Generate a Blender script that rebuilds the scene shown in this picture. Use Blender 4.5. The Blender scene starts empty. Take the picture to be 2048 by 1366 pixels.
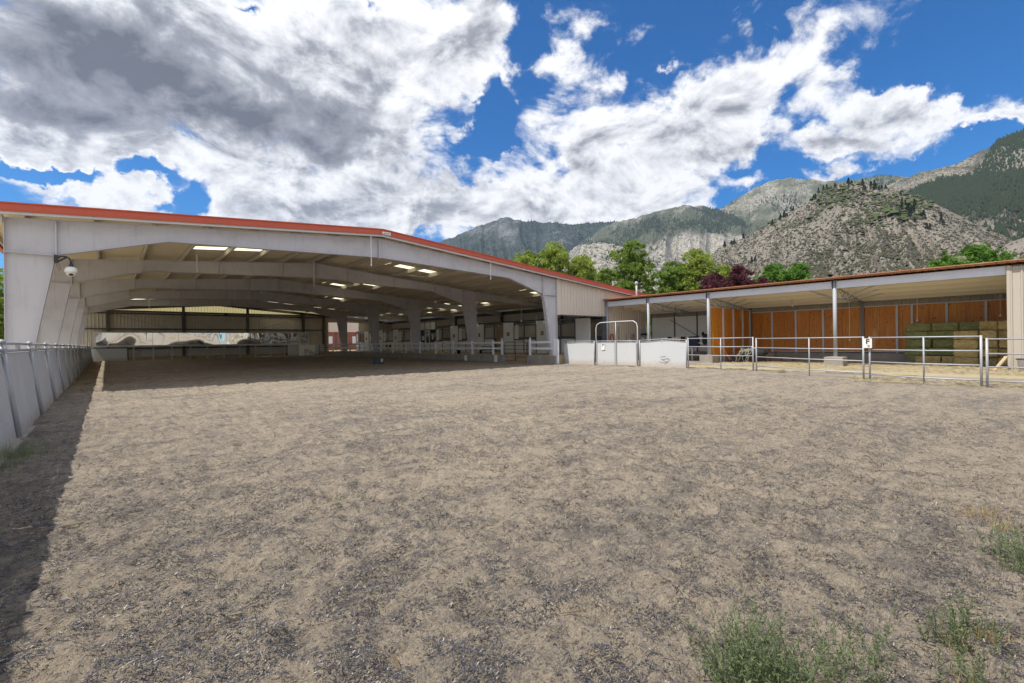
import bpy, bmesh, math, random
import numpy as np
from mathutils import Vector, Matrix, Euler

# ------------------------------------------------------------------ settings, camera, sky, sun
sc = bpy.context.scene
C = sc.collection
sc.render.engine = 'CYCLES'
sc.cycles.use_denoising = True
sc.cycles.max_bounces = 10
sc.cycles.diffuse_bounces = 8
sc.cycles.glossy_bounces = 3
sc.cycles.transmission_bounces = 3
sc.cycles.transparent_max_bounces = 6
sc.cycles.volume_bounces = 0
sc.cycles.sample_clamp_indirect = 12
sc.view_settings.view_transform = 'Standard'
sc.view_settings.look = 'None'
sc.view_settings.gamma = 1
sc.view_settings.use_curve_mapping = False
sc.view_settings.exposure = 1.0
PI = math.pi

cd = bpy.data.cameras.new('camera')
cam = bpy.data.objects.new('camera', cd)
C.objects.link(cam)
cd.sensor_width = 36.0
cd.lens = 930 / 2048 * 36.0
cd.clip_start = 0.05
cd.clip_end = 30000
yaw, pitch, roll = 0.7175, 0.0006, -0.0131
fwd = Vector((math.sin(yaw) * math.cos(pitch), math.cos(yaw) * math.cos(pitch), math.sin(pitch)))
q = fwd.to_track_quat('-Z', 'Y').to_matrix().to_4x4()
cam.matrix_world = Matrix.Translation((0, 0, 1.5)) @ q @ Matrix.Rotation(roll, 4, 'Z')
sc.camera = cam

SUN_TRAVEL = Vector((0.58, -0.13, -1.0)).normalized()      # the way the light goes
sun_el = math.asin(-SUN_TRAVEL.z)
sun_az = math.atan2(-SUN_TRAVEL.x, -SUN_TRAVEL.y)          # clockwise from +Y
sd = bpy.data.lights.new('sun', 'SUN')
sd.energy = 2.8
sd.angle = math.radians(0.55)
sd.color = (1.0, 0.95, 0.87)
sun = bpy.data.objects.new('sun', sd)
C.objects.link(sun)
sun.rotation_euler = SUN_TRAVEL.to_track_quat('-Z', 'Y').to_euler()
sun.location = (0, 0, 60)

CLOUD_COVER =  [(0.095, 0.443, 0.455, 0.215, 0.259, 1.0), (0.408, 0.511, 0.374, 0.203, 0.125, 0.9), (0.594, 0.588, 0.223, 0.111, 0.048, 0.7), (0.329, 0.28, 0.442, 0.102, 0.043, 0.8), (-0.045, 0.305, 0.187, 0.05, 0.146, 0.7), (-0.052, 0.228, 0.109, 0.017, -0.085, 0.45), (0.02, 0.253, 0.079, 0.048, -0.255, 0.35), (0.889, 0.366, 0.199, 0.139, -0.069, 0.85), (1.01, 0.295, 0.13, 0.051, -0.227, 0.8), (0.76, 0.275, 0.247, 0.06, -0.023, 0.8), (1.06, 0.41, 0.229, 0.095, 0.18, 0.85), (1.17, 0.441, 0.096, 0.106, 0.311, 0.6), (1.293, 0.458, 0.073, 0.092, 0.485, 0.7), (1.143, 0.346, 0.172, 0.052, -0.156, 0.7), (1.442, 0.36, 0.149, 0.041, -0.389, 0.7), (1.397, 0.326, 0.155, 0.037, -0.254, 0.62), (1.291, 0.339, 0.085, 0.032, -0.213, 0.5), (0.913, 0.591, 0.093, 0.045, -0.344, 0.5), (0.839, 0.525, 0.064, 0.04, -0.063, 0.5), (1.076, 0.514, 0.044, 0.013, -0.304, 0.5), (1.159, 0.268, 0.07, 0.027, -0.044, 0.6), (1.342, 0.28, 0.098, 0.018, -0.047, 0.55), (1.555, 0.31, 0.025, 0.02, -0.328, 0.7), (1.453, 0.274, 0.053, 0.015, -0.032, 0.35), (0.72, 0.505, 0.075, 0.041, -0.011, 0.5), (1.18, 0.518, 0.053, 0.022, -0.222, 0.35), (0.257, 0.236, 0.364, 0.082, 0.098, 0.6), (0.588, 0.266, 0.317, 0.089, 0.021, 0.9), (0.887, 0.275, 0.293, 0.088, -0.057, 0.9), (1.087, 0.337, 0.113, 0.054, -0.133, 0.5), (0.697, 0.364, 0.097, 0.056, -0.005, 0.5), (1.405, 0.4, 0.081, 0.028, -0.299, 0.45), (1.493, 0.344, 0.098, 0.041, -0.317, 0.6), (1.39, 0.312, 0.136, 0.038, -0.243, 0.5), (-0.068, 0.271, 0.107, 0.018, 0.056, 0.45), (0.013, 0.205, 0.162, 0.032, 0.043, 0.4), (0.447, 0.425, 0.261, 0.112, 0.093, 0.3), (0.682, 0.45, 0.059, 0.087, 0.003, -1.1), (0.034, 0.277, 0.05, 0.03, -0.121, -1.3), (0.109, 0.254, 0.051, 0.041, 0.153, -1.2), (-0.084, 0.245, 0.067, 0.017, 0.035, -1.0), (0.412, 0.59, 0.044, 0.028, 0.136, -0.8), (0.216, 0.574, 0.043, 0.013, 0.235, -0.7), (0.765, 0.59, 0.075, 0.067, -0.031, -0.5), (0.941, 0.385, 0.062, 0.027, -0.09, -0.5), (0.622, 0.4, 0.062, 0.024, -0.281, -0.35)]
CLOUD_DARK =  [(-0.033, 0.425, 0.253, 0.128, 0.231, 1.0), (0.154, 0.412, 0.357, 0.105, -0.029, 1.0), (0.407, 0.4, 0.31, 0.066, 0.025, 0.85), (0.558, 0.333, 0.146, 0.038, -0.041, 0.7), (-0.062, 0.329, 0.162, 0.035, 0.107, 0.6), (0.314, 0.513, 0.172, 0.058, -0.13, 0.4), (0.658, 0.591, 0.118, 0.067, 0.019, 0.5), (0.387, 0.349, 0.193, 0.027, 0.098, 0.4), (0.385, 0.256, 0.164, 0.024, 0.071, 0.4), (0.857, 0.33, 0.127, 0.048, -0.055, 0.2), (0.652, 0.266, 0.214, 0.04, 0.004, 0.35), (0.059, 0.315, 0.138, 0.023, 0.21, 0.3), (0.262, 0.553, 0.122, 0.063, -0.086, -0.5), (0.369, 0.466, 0.059, 0.094, 0.347, -0.4), (0.022, 0.442, 0.05, 0.021, 0.12, -0.4), (0.034, 0.394, 0.052, 0.022, 0.176, -0.35)]


class NT:
    """small node-tree builder"""
    def __init__(s, nt):
        s.nt = nt; nt.nodes.clear()
    def n(s, t, **k):
        nd = s.nt.nodes.new(t)
        for a, v in k.items():
            setattr(nd, a, v)
        return nd
    def l(s, a, b):
        s.nt.links.new(a, b)
    def val(s, sock, v):
        if isinstance(v, (int, float, tuple, list)):
            sock.default_value = v
        else:
            s.l(v, sock)
    def m(s, op, a, b=0.0, c=None, clamp=False):
        nd = s.n('ShaderNodeMath', operation=op, use_clamp=clamp)
        s.val(nd.inputs[0], a); s.val(nd.inputs[1], b)
        if c is not None: s.val(nd.inputs[2], c)
        return nd.outputs[0]
    def vm(s, op, a, b=(0, 0, 0)):
        nd = s.n('ShaderNodeVectorMath', operation=op)
        s.val(nd.inputs[0], a); s.val(nd.inputs[1], b)
        return nd.outputs[0]
    def noise(s, vec, scale, detail=4, rough=.5, dist=0.0, dims='3D'):
        nd = s.n('ShaderNodeTexNoise', noise_dimensions=dims)
        nd.inputs['Scale'].default_value = scale
        nd.inputs['Detail'].default_value = detail
        nd.inputs['Roughness'].default_value = rough
        nd.inputs['Distortion'].default_value = dist
        if vec is not None: s.l(vec, nd.inputs['Vector'])
        return nd
    def voro(s, vec, scale, feature='F1', rnd=1.0):
        nd = s.n('ShaderNodeTexVoronoi', feature=feature)
        nd.inputs['Scale'].default_value = scale
        nd.inputs['Randomness'].default_value = rnd
        if vec is not None: s.l(vec, nd.inputs['Vector'])
        return nd
    def map(s, vec, loc=(0, 0, 0), rot=(0, 0, 0), scale=(1, 1, 1), kind='POINT'):
        nd = s.n('ShaderNodeMapping', vector_type=kind)
        s.l(vec, nd.inputs[0])
        nd.inputs['Location'].default_value = loc
        nd.inputs['Rotation'].default_value = rot
        nd.inputs['Scale'].default_value = scale
        return nd.outputs[0]
    def ss(s, v, a, b, lo=0.0, hi=1.0):
        nd = s.n('ShaderNodeMapRange', interpolation_type='SMOOTHSTEP')
        s.val(nd.inputs[0], v)
        for i, x in enumerate((a, b, lo, hi)): nd.inputs[i + 1].default_value = x
        return nd.outputs[0]
    def mix(s, f, a, b, blend='MIX'):
        nd = s.n('ShaderNodeMix', data_type='RGBA', blend_type=blend)
        s.val(nd.inputs[0], f)
        def put(sock, v):
            if isinstance(v, (tuple, list)): sock.default_value = (v[0], v[1], v[2], 1)
            else: s.l(v, sock)
        put(nd.inputs[6], a); put(nd.inputs[7], b)
        return nd.outputs[2]
    def ramp(s, f, stops):
        nd = s.n('ShaderNodeValToRGB')
        s.l(f, nd.inputs[0])
        el = nd.color_ramp.elements
        while len(el) < len(stops): el.new(0.5)
        for e, (p, c) in zip(el, stops):
            e.position = p; e.color = (c[0], c[1], c[2], 1)
        return nd.outputs[0]

world = bpy.data.worlds.new('World')
sc.world = world
world.use_nodes = True
W = NT(world.node_tree)
skyn = W.n('ShaderNodeTexSky', sky_type='NISHITA')
skyn.sun_disc = False
skyn.sun_elevation = sun_el
skyn.sun_rotation = sun_az
skyn.altitude = 1400
skyn.air_density = 1.0
skyn.dust_density = 0.0
skyn.ozone_density = 5.0
SKY_STRENGTH = 0.088
tc = W.n('ShaderNodeTexCoord')
dirv = tc.outputs['Generated']
sep = W.n('ShaderNodeSeparateXYZ'); W.l(dirv, sep.inputs[0])
az = W.m('ARCTAN2', sep.outputs[0], sep.outputs[1])
el_ = W.m('ARCSINE', W.m('MINIMUM', W.m('MAXIMUM', sep.outputs[2], -1.0), 1.0))
wn = W.noise(dirv, 5.0, 3, .55)
sepw = W.n('ShaderNodeSeparateColor'); W.l(wn.outputs['Color'], sepw.inputs[0])
wn2 = W.noise(dirv, 19.0, 5, .62)
sepw2 = W.n('ShaderNodeSeparateColor'); W.l(wn2.outputs['Color'], sepw2.inputs[0])
u = W.m('ADD', az, W.m('MULTIPLY_ADD', sepw.outputs[0], 0.24, -0.12)); u = W.m('ADD', u, W.m('MULTIPLY_ADD', sepw2.outputs[0], 0.13, -0.065))
v = W.m('ADD', el_, W.m('MULTIPLY_ADD', sepw.outputs[1], 0.16, -0.08)); v = W.m('ADD', v, W.m('MULTIPLY_ADD', sepw2.outputs[1], 0.10, -0.05))
cmb = W.n('ShaderNodeCombineXYZ'); W.l(u, cmb.inputs[0]); W.l(v, cmb.inputs[1])
uv = cmb.outputs[0]
def blobsum(tab, start):
    acc = start
    for (bx, by, rx, ry, rot, w) in tab:
        mp = W.map(uv, (bx, by, 0), (0, 0, rot), (rx, ry, 1), 'TEXTURE')
        g = W.n('ShaderNodeTexGradient', gradient_type='SPHERICAL'); W.l(mp, g.inputs[0])
        acc = W.m('MULTIPLY_ADD', g.outputs['Fac'], w, acc)
    return acc
outside = W.m('MAXIMUM', W.ss(az, -0.2, -0.55, 0.0, 1.0), W.ss(az, 1.6, 2.0))
base_cov = W.m('ADD', W.m('MULTIPLY', outside, 0.50), 0.02)
base_cov = W.m('MAXIMUM', base_cov, W.m('MULTIPLY', W.ss(el_, 0.62, 0.95), 0.40))
cover = W.m('MINIMUM', blobsum(CLOUD_COVER, base_cov), 0.95)
dark = blobsum(CLOUD_DARK, 0.0)
dsc = W.map(dirv, scale=(1, 1, 1.7))
n1 = W.noise(dsc, 7.5, 10, .63, .35)
sunoff = -SUN_TRAVEL * 0.022
dsc2 = W.vm('ADD', dsc, (sunoff.x, sunoff.y, sunoff.z * 1.7))
n2 = W.noise(dsc2, 7.5, 6, .63, .35)
big = W.noise(dsc, 2.2, 3, .5)
dens = W.m('ADD', cover, W.m('MULTIPLY_ADD', n1.outputs['Fac'], 2.1, -1.05))
alpha = W.ss(dens, 0.15, 0.60)
wisp = W.noise(W.map(dirv, scale=(1, 1, 2.6)), 5.0, 7, .68, 1.2)
alpha = W.m('MAXIMUM', alpha, W.m('MULTIPLY', W.m('MULTIPLY', W.ss(wisp.outputs['Fac'], .50, .80), W.ss(cover, .10, .45)), .75))
thick = W.ss(dens, 0.45, 1.15)
relief = W.m('MULTIPLY', W.m('SUBTRACT', n2.outputs['Fac'], n1.outputs['Fac']), W.ss(dark, .0, .8, 2.7, 2.0))
shade = W.m('ADD', W.m('MULTIPLY', thick, 0.38), relief)
shade = W.m('ADD', shade, W.m('MULTIPLY', dark, 0.58))
shade = W.m('ADD', shade, W.m('MULTIPLY', W.m('MULTIPLY_ADD', big.outputs['Fac'], 1.6, -0.8), 0.5), clamp=True)
ccol = W.ramp(shade, [(0.0, (0.68, 0.68, 0.69)), (0.24, (0.52, 0.525, 0.55)), (0.55, (0.26, 0.265, 0.295)), (1.0, (0.105, 0.11, 0.13))])
bsky = W.n('ShaderNodeBackground'); 
hs = W.n('ShaderNodeHueSaturation'); hs.inputs['Saturation'].default_value = 1.25; hs.inputs['Value'].default_value = 1.0
W.l(skyn.outputs[0], hs.inputs['Color'])
W.l(W.mix(1.0, hs.outputs[0], (0.30, 0.72, 0.86), 'MULTIPLY'), bsky.inputs[0])
bsky.inputs[1].default_value = SKY_STRENGTH
bcl = W.n('ShaderNodeBackground'); W.l(ccol, bcl.inputs[0]); bcl.inputs[1].default_value = 0.80
mxs = W.n('ShaderNodeMixShader')
W.l(W.m('MULTIPLY', alpha, W.ss(sep.outputs[2], -0.02, 0.03)), mxs.inputs[0]); W.l(bsky.outputs[0], mxs.inputs[1]); W.l(bcl.outputs[0], mxs.inputs[2])
wo = W.n('ShaderNodeOutputWorld'); W.l(mxs.outputs[0], wo.inputs[0])
world.cycles.sampling_method = 'MANUAL'
world.cycles.sample_map_resolution = 512

# ------------------------------------------------------------------ mesh helpers
class MB:
    """collects geometry for ONE mesh"""
    def __init__(s): s.v = []; s.f = []
    def add(s, vs, fs):
        o = len(s.v); s.v += [tuple(a) for a in vs]; s.f += [tuple(i + o for i in f) for f in fs]; return s
    def box(s, x0, x1, y0, y1, z0, z1):
        return s.add([(x0,y0,z0),(x1,y0,z0),(x1,y1,z0),(x0,y1,z0),(x0,y0,z1),(x1,y0,z1),(x1,y1,z1),(x0,y1,z1)],
                     [(0,3,2,1),(4,5,6,7),(0,1,5,4),(1,2,6,5),(2,3,7,6),(3,0,4,7)])
    def bar(s, p, q_, w, h=None, up=(0, 0, 1)):
        h = h or w
        p = Vector(p); q_ = Vector(q_); d = (q_ - p).normalized(); upv = Vector(up)
        if abs(d.dot(upv)) > .98: upv = Vector((0, 1, 0))
        a = d.cross(upv).normalized() * w / 2; b = a.cross(d).normalized() * h / 2
        vs = []
        for c in (p, q_):
            vs += [c - a - b, c + a - b, c + a + b, c - a + b]
        return s.add(vs, [(0,3,2,1),(4,5,6,7),(0,1,5,4),(1,2,6,5),(2,3,7,6),(3,0,4,7)])
    def cyl(s, p, q_, r, n=8, r2=None, caps=True):
        r2 = r if r2 is None else r2
        p = Vector(p); q_ = Vector(q_); d = (q_ - p).normalized()
        a = d.orthogonal().normalized(); b = d.cross(a)
        vs = []
        for c, rr in ((p, r), (q_, r2)):
            for i in range(n):
                t = 2 * PI * i / n; vs.append(c + a * math.cos(t) * rr + b * math.sin(t) * rr)
        fs = [(i, (i + 1) % n, n + (i + 1) % n, n + i) for i in range(n)]
        if caps: fs += [tuple(range(n - 1, -1, -1)), tuple(range(n, 2 * n))]
        return s.add(vs, fs)
    def tube(s, pts, r, n=8, r_end=None):
        pts = [Vector(p) for p in pts]; k = len(pts); a = None; vs = []
        for i, p in enumerate(pts):
            d = (pts[min(i + 1, k - 1)] - pts[max(i - 1, 0)]).normalized()
            a = d.orthogonal().normalized() if a is None else (a - d * a.dot(d)).normalized()
            b = d.cross(a); rr = r if r_end is None else r + (r_end - r) * i / (k - 1)
            for j in range(n):
                t = 2 * PI * j / n; vs.append(p + a * math.cos(t) * rr + b * math.sin(t) * rr)
        fs = []
        for i in range(k - 1):
            for j in range(n):
                fs.append((i*n + j, i*n + (j+1) % n, (i+1)*n + (j+1) % n, (i+1)*n + j))
        fs += [tuple(range(n - 1, -1, -1)), tuple(range((k-1)*n, k*n))]
        return s.add(vs, fs)
    def prism(s, poly, o, ax, ay, thick):
        """polygon poly (2D) at origin o on axes ax, ay, extruded by vector thick"""
        o, ax, ay, t = Vector(o), Vector(ax), Vector(ay), Vector(thick); n = len(poly)
        a = [o + ax * p[0] + ay * p[1] for p in poly]
        return s.add(a + [p + t for p in a], [tuple(range(n - 1, -1, -1)), tuple(range(n, 2*n))] +
                     [(i, (i+1) % n, n + (i+1) % n, n + i) for i in range(n)])
    def lathe(s, prof, c=(0, 0, 0), n=12):
        vs = []; k = len(prof)
        for r, z in prof:
            for j in range(n):
                t = 2*PI*j/n; vs.append((c[0] + r*math.cos(t), c[1] + r*math.sin(t), c[2] + z))
        fs = [(i*n + j, i*n + (j+1) % n, (i+1)*n + (j+1) % n, (i+1)*n + j) for i in range(k-1) for j in range(n)]
        fs += [tuple(range(n - 1, -1, -1)), tuple(range((k-1)*n, k*n))]
        return s.add(vs, fs)
    def mesh(s, name, smooth=False, bevel=0.0):
        me = bpy.data.meshes.new(name)
        me.from_pydata(s.v, [], s.f)
        bm = bmesh.new(); bm.from_mesh(me)
        if bevel:
            bmesh.ops.bevel(bm, geom=list(bm.edges), offset=bevel, segments=1, affect='EDGES', clamp_overlap=True)
        bmesh.ops.recalc_face_normals(bm, faces=bm.faces)
        bm.to_mesh(me); bm.free()
        if smooth:
            for p in me.polygons: p.use_smooth = True
        return me

def raw_mesh(name, V, F, smooth=False):
    """fast mesh from numpy arrays, all faces of one size"""
    V = np.ascontiguousarray(V, np.float32); F = np.ascontiguousarray(F, np.int32)
    me = bpy.data.meshes.new(name)
    me.vertices.add(len(V)); me.vertices.foreach_set('co', V.ravel())
    k = F.shape[1]
    me.loops.add(F.size); me.loops.foreach_set('vertex_index', F.ravel())
    me.polygons.add(len(F))
    me.polygons.foreach_set('loop_start', np.arange(0, F.size, k, dtype=np.int32))
    me.polygons.foreach_set('loop_total', np.full(len(F), k, np.int32))
    if smooth: me.polygons.foreach_set('use_smooth', np.ones(len(F), bool))
    me.update(calc_edges=True)
    return me

def link(name, me, mat=None, parent=None, loc=(0, 0, 0), rot=(0, 0, 0)):
    o = bpy.data.objects.new(name, me); C.objects.link(o)
    if mat is not None and me is not None and len(me.materials) == 0: me.materials.append(mat)
    o.parent = parent; o.location = loc; o.rotation_euler = rot
    return o
def tag(o, label, cat, group=None, kind=None):
    if label: o['label'] = label
    if cat: o['category'] = cat
    if group: o['group'] = group
    if kind: o['kind'] = kind
    return o
def thing(name, label, cat, loc=(0, 0, 0), rotz=0.0, group=None):
    o = bpy.data.objects.new(name, None); C.objects.link(o)
    o.empty_display_size = 0.3
    o.location = loc; o.rotation_euler = (0, 0, rotz)
    return tag(o, label, cat, group)
def part(name, mb, mat, parent, smooth=False, bevel=0.0, world=True):
    """a mesh of its own; world=True: mesh coordinates are the place's, whatever the thing's base"""
    me = mb.mesh(name, smooth, bevel) if isinstance(mb, MB) else mb
    o = link(name, me, mat, parent)
    if world and parent is not None and parent.type == 'EMPTY': o.location = -parent.location
    return o
def solo(name, mb, mat, label, cat, group=None, kind=None, smooth=False, bevel=0.0):
    return tag(part(name, mb, mat, None, smooth, bevel), label, cat, group, kind)
def struct(name, me, mat, kind='structure'):
    o = link(name, me.mesh(name) if isinstance(me, MB) else me, mat); o['kind'] = kind; return o
def copy_thing(root, loc, rotz=None, label=None, scale=None):
    r = root.copy(); C.objects.link(r); r.location = loc
    if rotz is not None: r.rotation_euler = (0, 0, rotz)
    if scale is not None: r.scale = scale
    if label: r['label'] = label
    for ch in root.children:
        c = ch.copy(); C.objects.link(c); c.parent = r
        for g in ch.children:
            d = g.copy(); C.objects.link(d); d.parent = c
    return r

# value noise for geometry
_rng = np.random.default_rng(7)
_lat = _rng.random((256, 256)).astype(np.float32)
def vnoise(x, y):
    xi = np.floor(x).astype(int); yi = np.floor(y).astype(int); fx = x - xi; fy = y - yi
    fx = fx*fx*(3 - 2*fx); fy = fy*fy*(3 - 2*fy)
    a = _lat[xi & 255, yi & 255]; b = _lat[(xi+1) & 255, yi & 255]; c = _lat[xi & 255, (yi+1) & 255]; d = _lat[(xi+1) & 255, (yi+1) & 255]
    return (a*(1-fx) + b*fx)*(1-fy) + (c*(1-fx) + d*fx)*fy
def fbm(x, y, o=5, g=.5, ridged=False):
    t = 0; a = 1; n = 0
    for i in range(o):
        w = vnoise(x * 2**i + 17.3*i, y * 2**i + 5.1*i)
        if ridged: w = 1 - abs(2*w - 1)
        t = t + a*w; n += a; a *= g
    return t / n

# ------------------------------------------------------------------ materials
def material(name, build):
    m = bpy.data.materials.new(name); m.use_nodes = True
    t = NT(m.node_tree)
    out = t.n('ShaderNodeOutputMaterial')
    sh = build(t)
    t.l(sh, out.inputs[0])
    return m
def pbsdf(t, color, rough=.6, metal=0.0, bump=None, bstr=.3, bdist=.01, spec=None, trans=None):
    b = t.n('ShaderNodeBsdfPrincipled')
    if isinstance(color, tuple): b.inputs['Base Color'].default_value = (*color, 1)
    else: t.l(color, b.inputs['Base Color'])
    t.val(b.inputs['Roughness'], rough); t.val(b.inputs['Metallic'], metal)
    if spec is not None: b.inputs['Specular IOR Level'].default_value = spec
    if bump is not None:
        bp = t.n('ShaderNodeBump'); bp.inputs['Strength'].default_value = bstr; bp.inputs['Distance'].default_value = bdist
        t.l(bump, bp.inputs['Height']); t.l(bp.outputs[0], b.inputs['Normal'])
    return b.outputs[0]
def pos(t): return t.n('ShaderNodeNewGeometry').outputs['Position']
def painted(name, col, rough=.5, dirt=.25, dcol=(.20, .16, .12), metal=0.0, scale=1.0, streak=True, low=0.0, scuff=0.0):
    """painted steel / plastic with faint mottling, streaks and dust; low>0 adds splash dirt up to that height"""
    def f(t):
        p = pos(t)
        n = t.noise(p, 1.3*scale, 5, .6)
        st = t.noise(t.map(p, scale=(6*scale, 6*scale, .5*scale)), 1.5, 4, .6)
        k = t.ss(n.outputs[0], .42, .78)
        if streak: k = t.m('MULTIPLY_ADD', t.ss(st.outputs[0], .5, .8), .6, t.m('MULTIPLY', k, .6))
        c = t.mix(t.m('MULTIPLY', k, dirt), col, dcol)
        ob = t.n('ShaderNodeObjectInfo').outputs['Random']
        c = t.mix(t.m('MULTIPLY', ob, .10), c, (col[0]*.55, col[1]*.55, col[2]*.55))
        if low:
            s_ = t.n('ShaderNodeSeparateXYZ'); t.l(p, s_.inputs[0])
            hn = t.noise(p, 5, 5, .6)
            lowf = t.ss(t.m('ADD', s_.outputs[2], t.m('MULTIPLY', hn.outputs[0], -.45)), low - .15, -.25)
            c = t.mix(t.m('MULTIPLY', lowf, .75), c, (.42, .35, .27))
        if scuff:
            for rr_, th_ in (((.5, .3, .9), .655), ((-.6, .2, -.5), .66)):
                sc1 = t.noise(t.map(p, rot=rr_, scale=(2.0, 2.0, 13.0)), 1.6, 5, .7, .8)
                c = t.mix(t.m('MULTIPLY', t.ss(sc1.outputs[0], th_ - .02, th_ + .04), scuff), c, (.17, .16, .15))
        fine = t.noise(p, 30*scale, 3)
        return pbsdf(t, c, t.m('MULTIPLY_ADD', n.outputs[0], .25, rough - .12), metal, fine.outputs[0], .08, .01)
    return material(name, f)

M = {}
M['frame'] = painted('grey_primer_steel', (.57, .55, .585), .55, .42, (.22, .19, .16))
M['purlin'] = painted('purlin_paint', (.52, .48, .42), .55, .3, (.30, .22, .14))
M['ceiling'] = painted('roof_underside', (.86, .75, .56), .6, .2, (.30, .24, .17))
M['red'] = painted('red_trim', (.56, .10, .045), .4, .15, (.25, .07, .05))
M['trim'] = painted('pale_trim', (.60, .59, .60), .5, .2)
M['siding'] = painted('beige_siding', (.70, .61, .52), .55, .15, (.30, .25, .2))
M['siding_in'] = painted('liner_siding', (.66, .61, .54), .6, .25, (.25, .2, .15))
M['girt'] = painted('dark_girt', (.10, .085, .08), .6, .3)
M['board'] = painted('kick_board_white', (.56, .57, .58), .55, .12, (.40, .36, .30), low=.35, scale=1.0, scuff=.5)
M['board_grey'] = painted('kick_board_grey', (.53, .535, .55), .6, .25, (.26, .235, .2), low=.25, scuff=.45)
M['vinyl'] = painted('white_vinyl', (.86, .86, .86), .35, .10, (.45, .40, .33))
M['green_pipe'] = painted('green_gate_pipe', (.02, .055, .05), .4, .2)
M['galv'] = painted('galvanised_pipe', (.40, .41, .43), .5, .35, (.24, .22, .21), metal=.15, scale=3)
M['post_paint'] = painted('pale_blue_grey_paint', (.38, .41, .45), .6, .35, (.26, .25, .25), scale=2)
M['dark'] = painted('dark_paint', (.03, .03, .033), .5, .2)
M['white'] = painted('white_paint', (.82, .81, .78), .45, .08)
M['stall_white'] = painted('stall_panel_white', (.86, .84, .79), .5, .08, low=0)
M['stall_steel'] = painted('stall_steel', (.17, .17, .18), .45, .25, metal=.4)
M['brown'] = painted('plaque_brown', (.35, .13, .035), .5, .2)
M['brass'] = painted('plaque_emblem', (.62, .40, .22), .5, .2)
M['black_cloth'] = painted('black_cloth', (.012, .013, .017), .85, .2, (.05, .05, .06))
M['grey_cloth'] = painted('grey_green_cloth', (.16, .18, .16), .9, .4)
M['blue_cloth'] = painted('navy_cloth', (.012, .02, .05), .85, .2)
M['concrete'] = None
def f_conc(t):
    p = pos(t); n = t.noise(p, 2.2, 6, .62); g = t.noise(p, 40, 4, .6); v_ = t.voro(p, 6)
    c = t.ramp(n.outputs[0], [(.25, (.24, .21, .175)), (.5, (.34, .30, .25)), (.78, (.42, .385, .34))])
    c = t.mix(t.m('MULTIPLY', g.outputs[0], .35), c, (.22, .19, .16))
    return pbsdf(t, c, .9, 0, g.outputs[0], .5, .02)
M['concrete'] = material('aged_concrete', f_conc)
def f_block(t):
    p = pos(t); g = t.noise(p, 25, 4, .7); ob = t.n('ShaderNodeObjectInfo').outputs['Random']
    c = t.mix(ob, (.40, .37, .31), (.32, .295, .25)); c = t.mix(t.m('MULTIPLY', g.outputs[0], .4), c, (.22, .2, .17))
    return pbsdf(t, c, .9, 0, g.outputs[0], .5, .015)
M['block'] = material('concrete_block', f_block)
def f_brickpile(t):
    p = pos(t); g = t.noise(p, 9, 4, .7); ob = t.n('ShaderNodeObjectInfo').outputs['Random']
    c = t.mix(ob, (.33, .20, .155), (.36, .27, .22)); c = t.mix(t.m('MULTIPLY', g.outputs[0], .5), c, (.2, .15, .13))
    return pbsdf(t, c, .9, 0, g.outputs[0], .5, .015)
M['stone'] = material('reddish_salt_block', f_brickpile)
def f_ply(t):
    p = pos(t); ob = t.n('ShaderNodeObjectInfo').outputs['Random']
    pp = t.vm('ADD', p, t.n('ShaderNodeCombineXYZ').outputs[0])
    off = t.n('ShaderNodeCombineXYZ'); t.l(t.m('MULTIPLY', ob, 37.0), off.inputs[0]); t.l(t.m('MULTIPLY', ob, 11.0), off.inputs[1])
    pp = t.vm('ADD', p, off.outputs[0])
    gr = t.noise(t.map(pp, scale=(9, 9, .45)), 2.0, 6, .65, .6)
    gr2 = t.noise(t.map(pp, scale=(30, 30, .8)), 2.0, 3, .6)
    c = t.ramp(gr.outputs[0], [(.25, (.40, .11, .010)), (.45, (.70, .25, .018)), (.6, (.82, .35, .035)), (.8, (.88, .50, .12))])
    c = t.mix(t.m('MULTIPLY', gr2.outputs[0], .4), c, (.17, .045, .01))
    kn = t.voro(t.map(pp, scale=(1, 1, .8)), 4.2)
    kf = t.ss(kn.outputs['Distance'], .19, .09)
    c = t.mix(t.m('MULTIPLY', kf, .9), c, (.035, .012, .006))
    sp = t.noise(t.map(pp, scale=(1.6, 1.6, .18)), 1.5, 4, .5)
    c = t.mix(t.ss(sp.outputs[0], .64, .70), c, (.74, .42, .18))
    tint = t.mix(t.m('MULTIPLY', ob, .35), c, (.46, .12, .015))
    return pbsdf(t, tint, .5, 0, gr.outputs[0], .3, .01)
M['ply'] = material('stained_plywood', f_ply)
def f_hay(c1, c2, c3):
    def f(t):
        tcx = t.n('ShaderNodeTexCoord').outputs['Object']; ob = t.n('ShaderNodeObjectInfo').outputs['Random']
        off = t.n('ShaderNodeCombineXYZ'); t.l(t.m('MULTIPLY', ob, 23.0), off.inputs[0]); t.l(t.m('MULTIPLY', ob, 7.0), off.inputs[2])
        pp = t.vm('ADD', tcx, off.outputs[0])
        a = t.noise(t.map(pp, scale=(3, 3, 12), rot=(0.5, .2, 0)), 7.0, 6, .75, 1.2)
        b = t.noise(t.map(pp, scale=(14, 14, 3), rot=(.3, .9, 0)), 4.0, 5, .75, 1.0)
        lg = t.noise(pp, 2.5, 3)
        k = t.m('ADD', t.m('MULTIPLY', a.outputs[0], .6), t.m('MULTIPLY', b.outputs[0], .4))
        c = t.ramp(k, [(.32, c1), (.5, c2), (.68, c3)])
        c = t.mix(t.m('MULTIPLY', t.ss(lg.outputs[0], .35, .7), .5), c, c1)
        c = t.mix(t.m('MULTIPLY', ob, .25), c, c2)
        return pbsdf(t, c, .95, 0, k, 1.0, .06)
    return f
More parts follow.
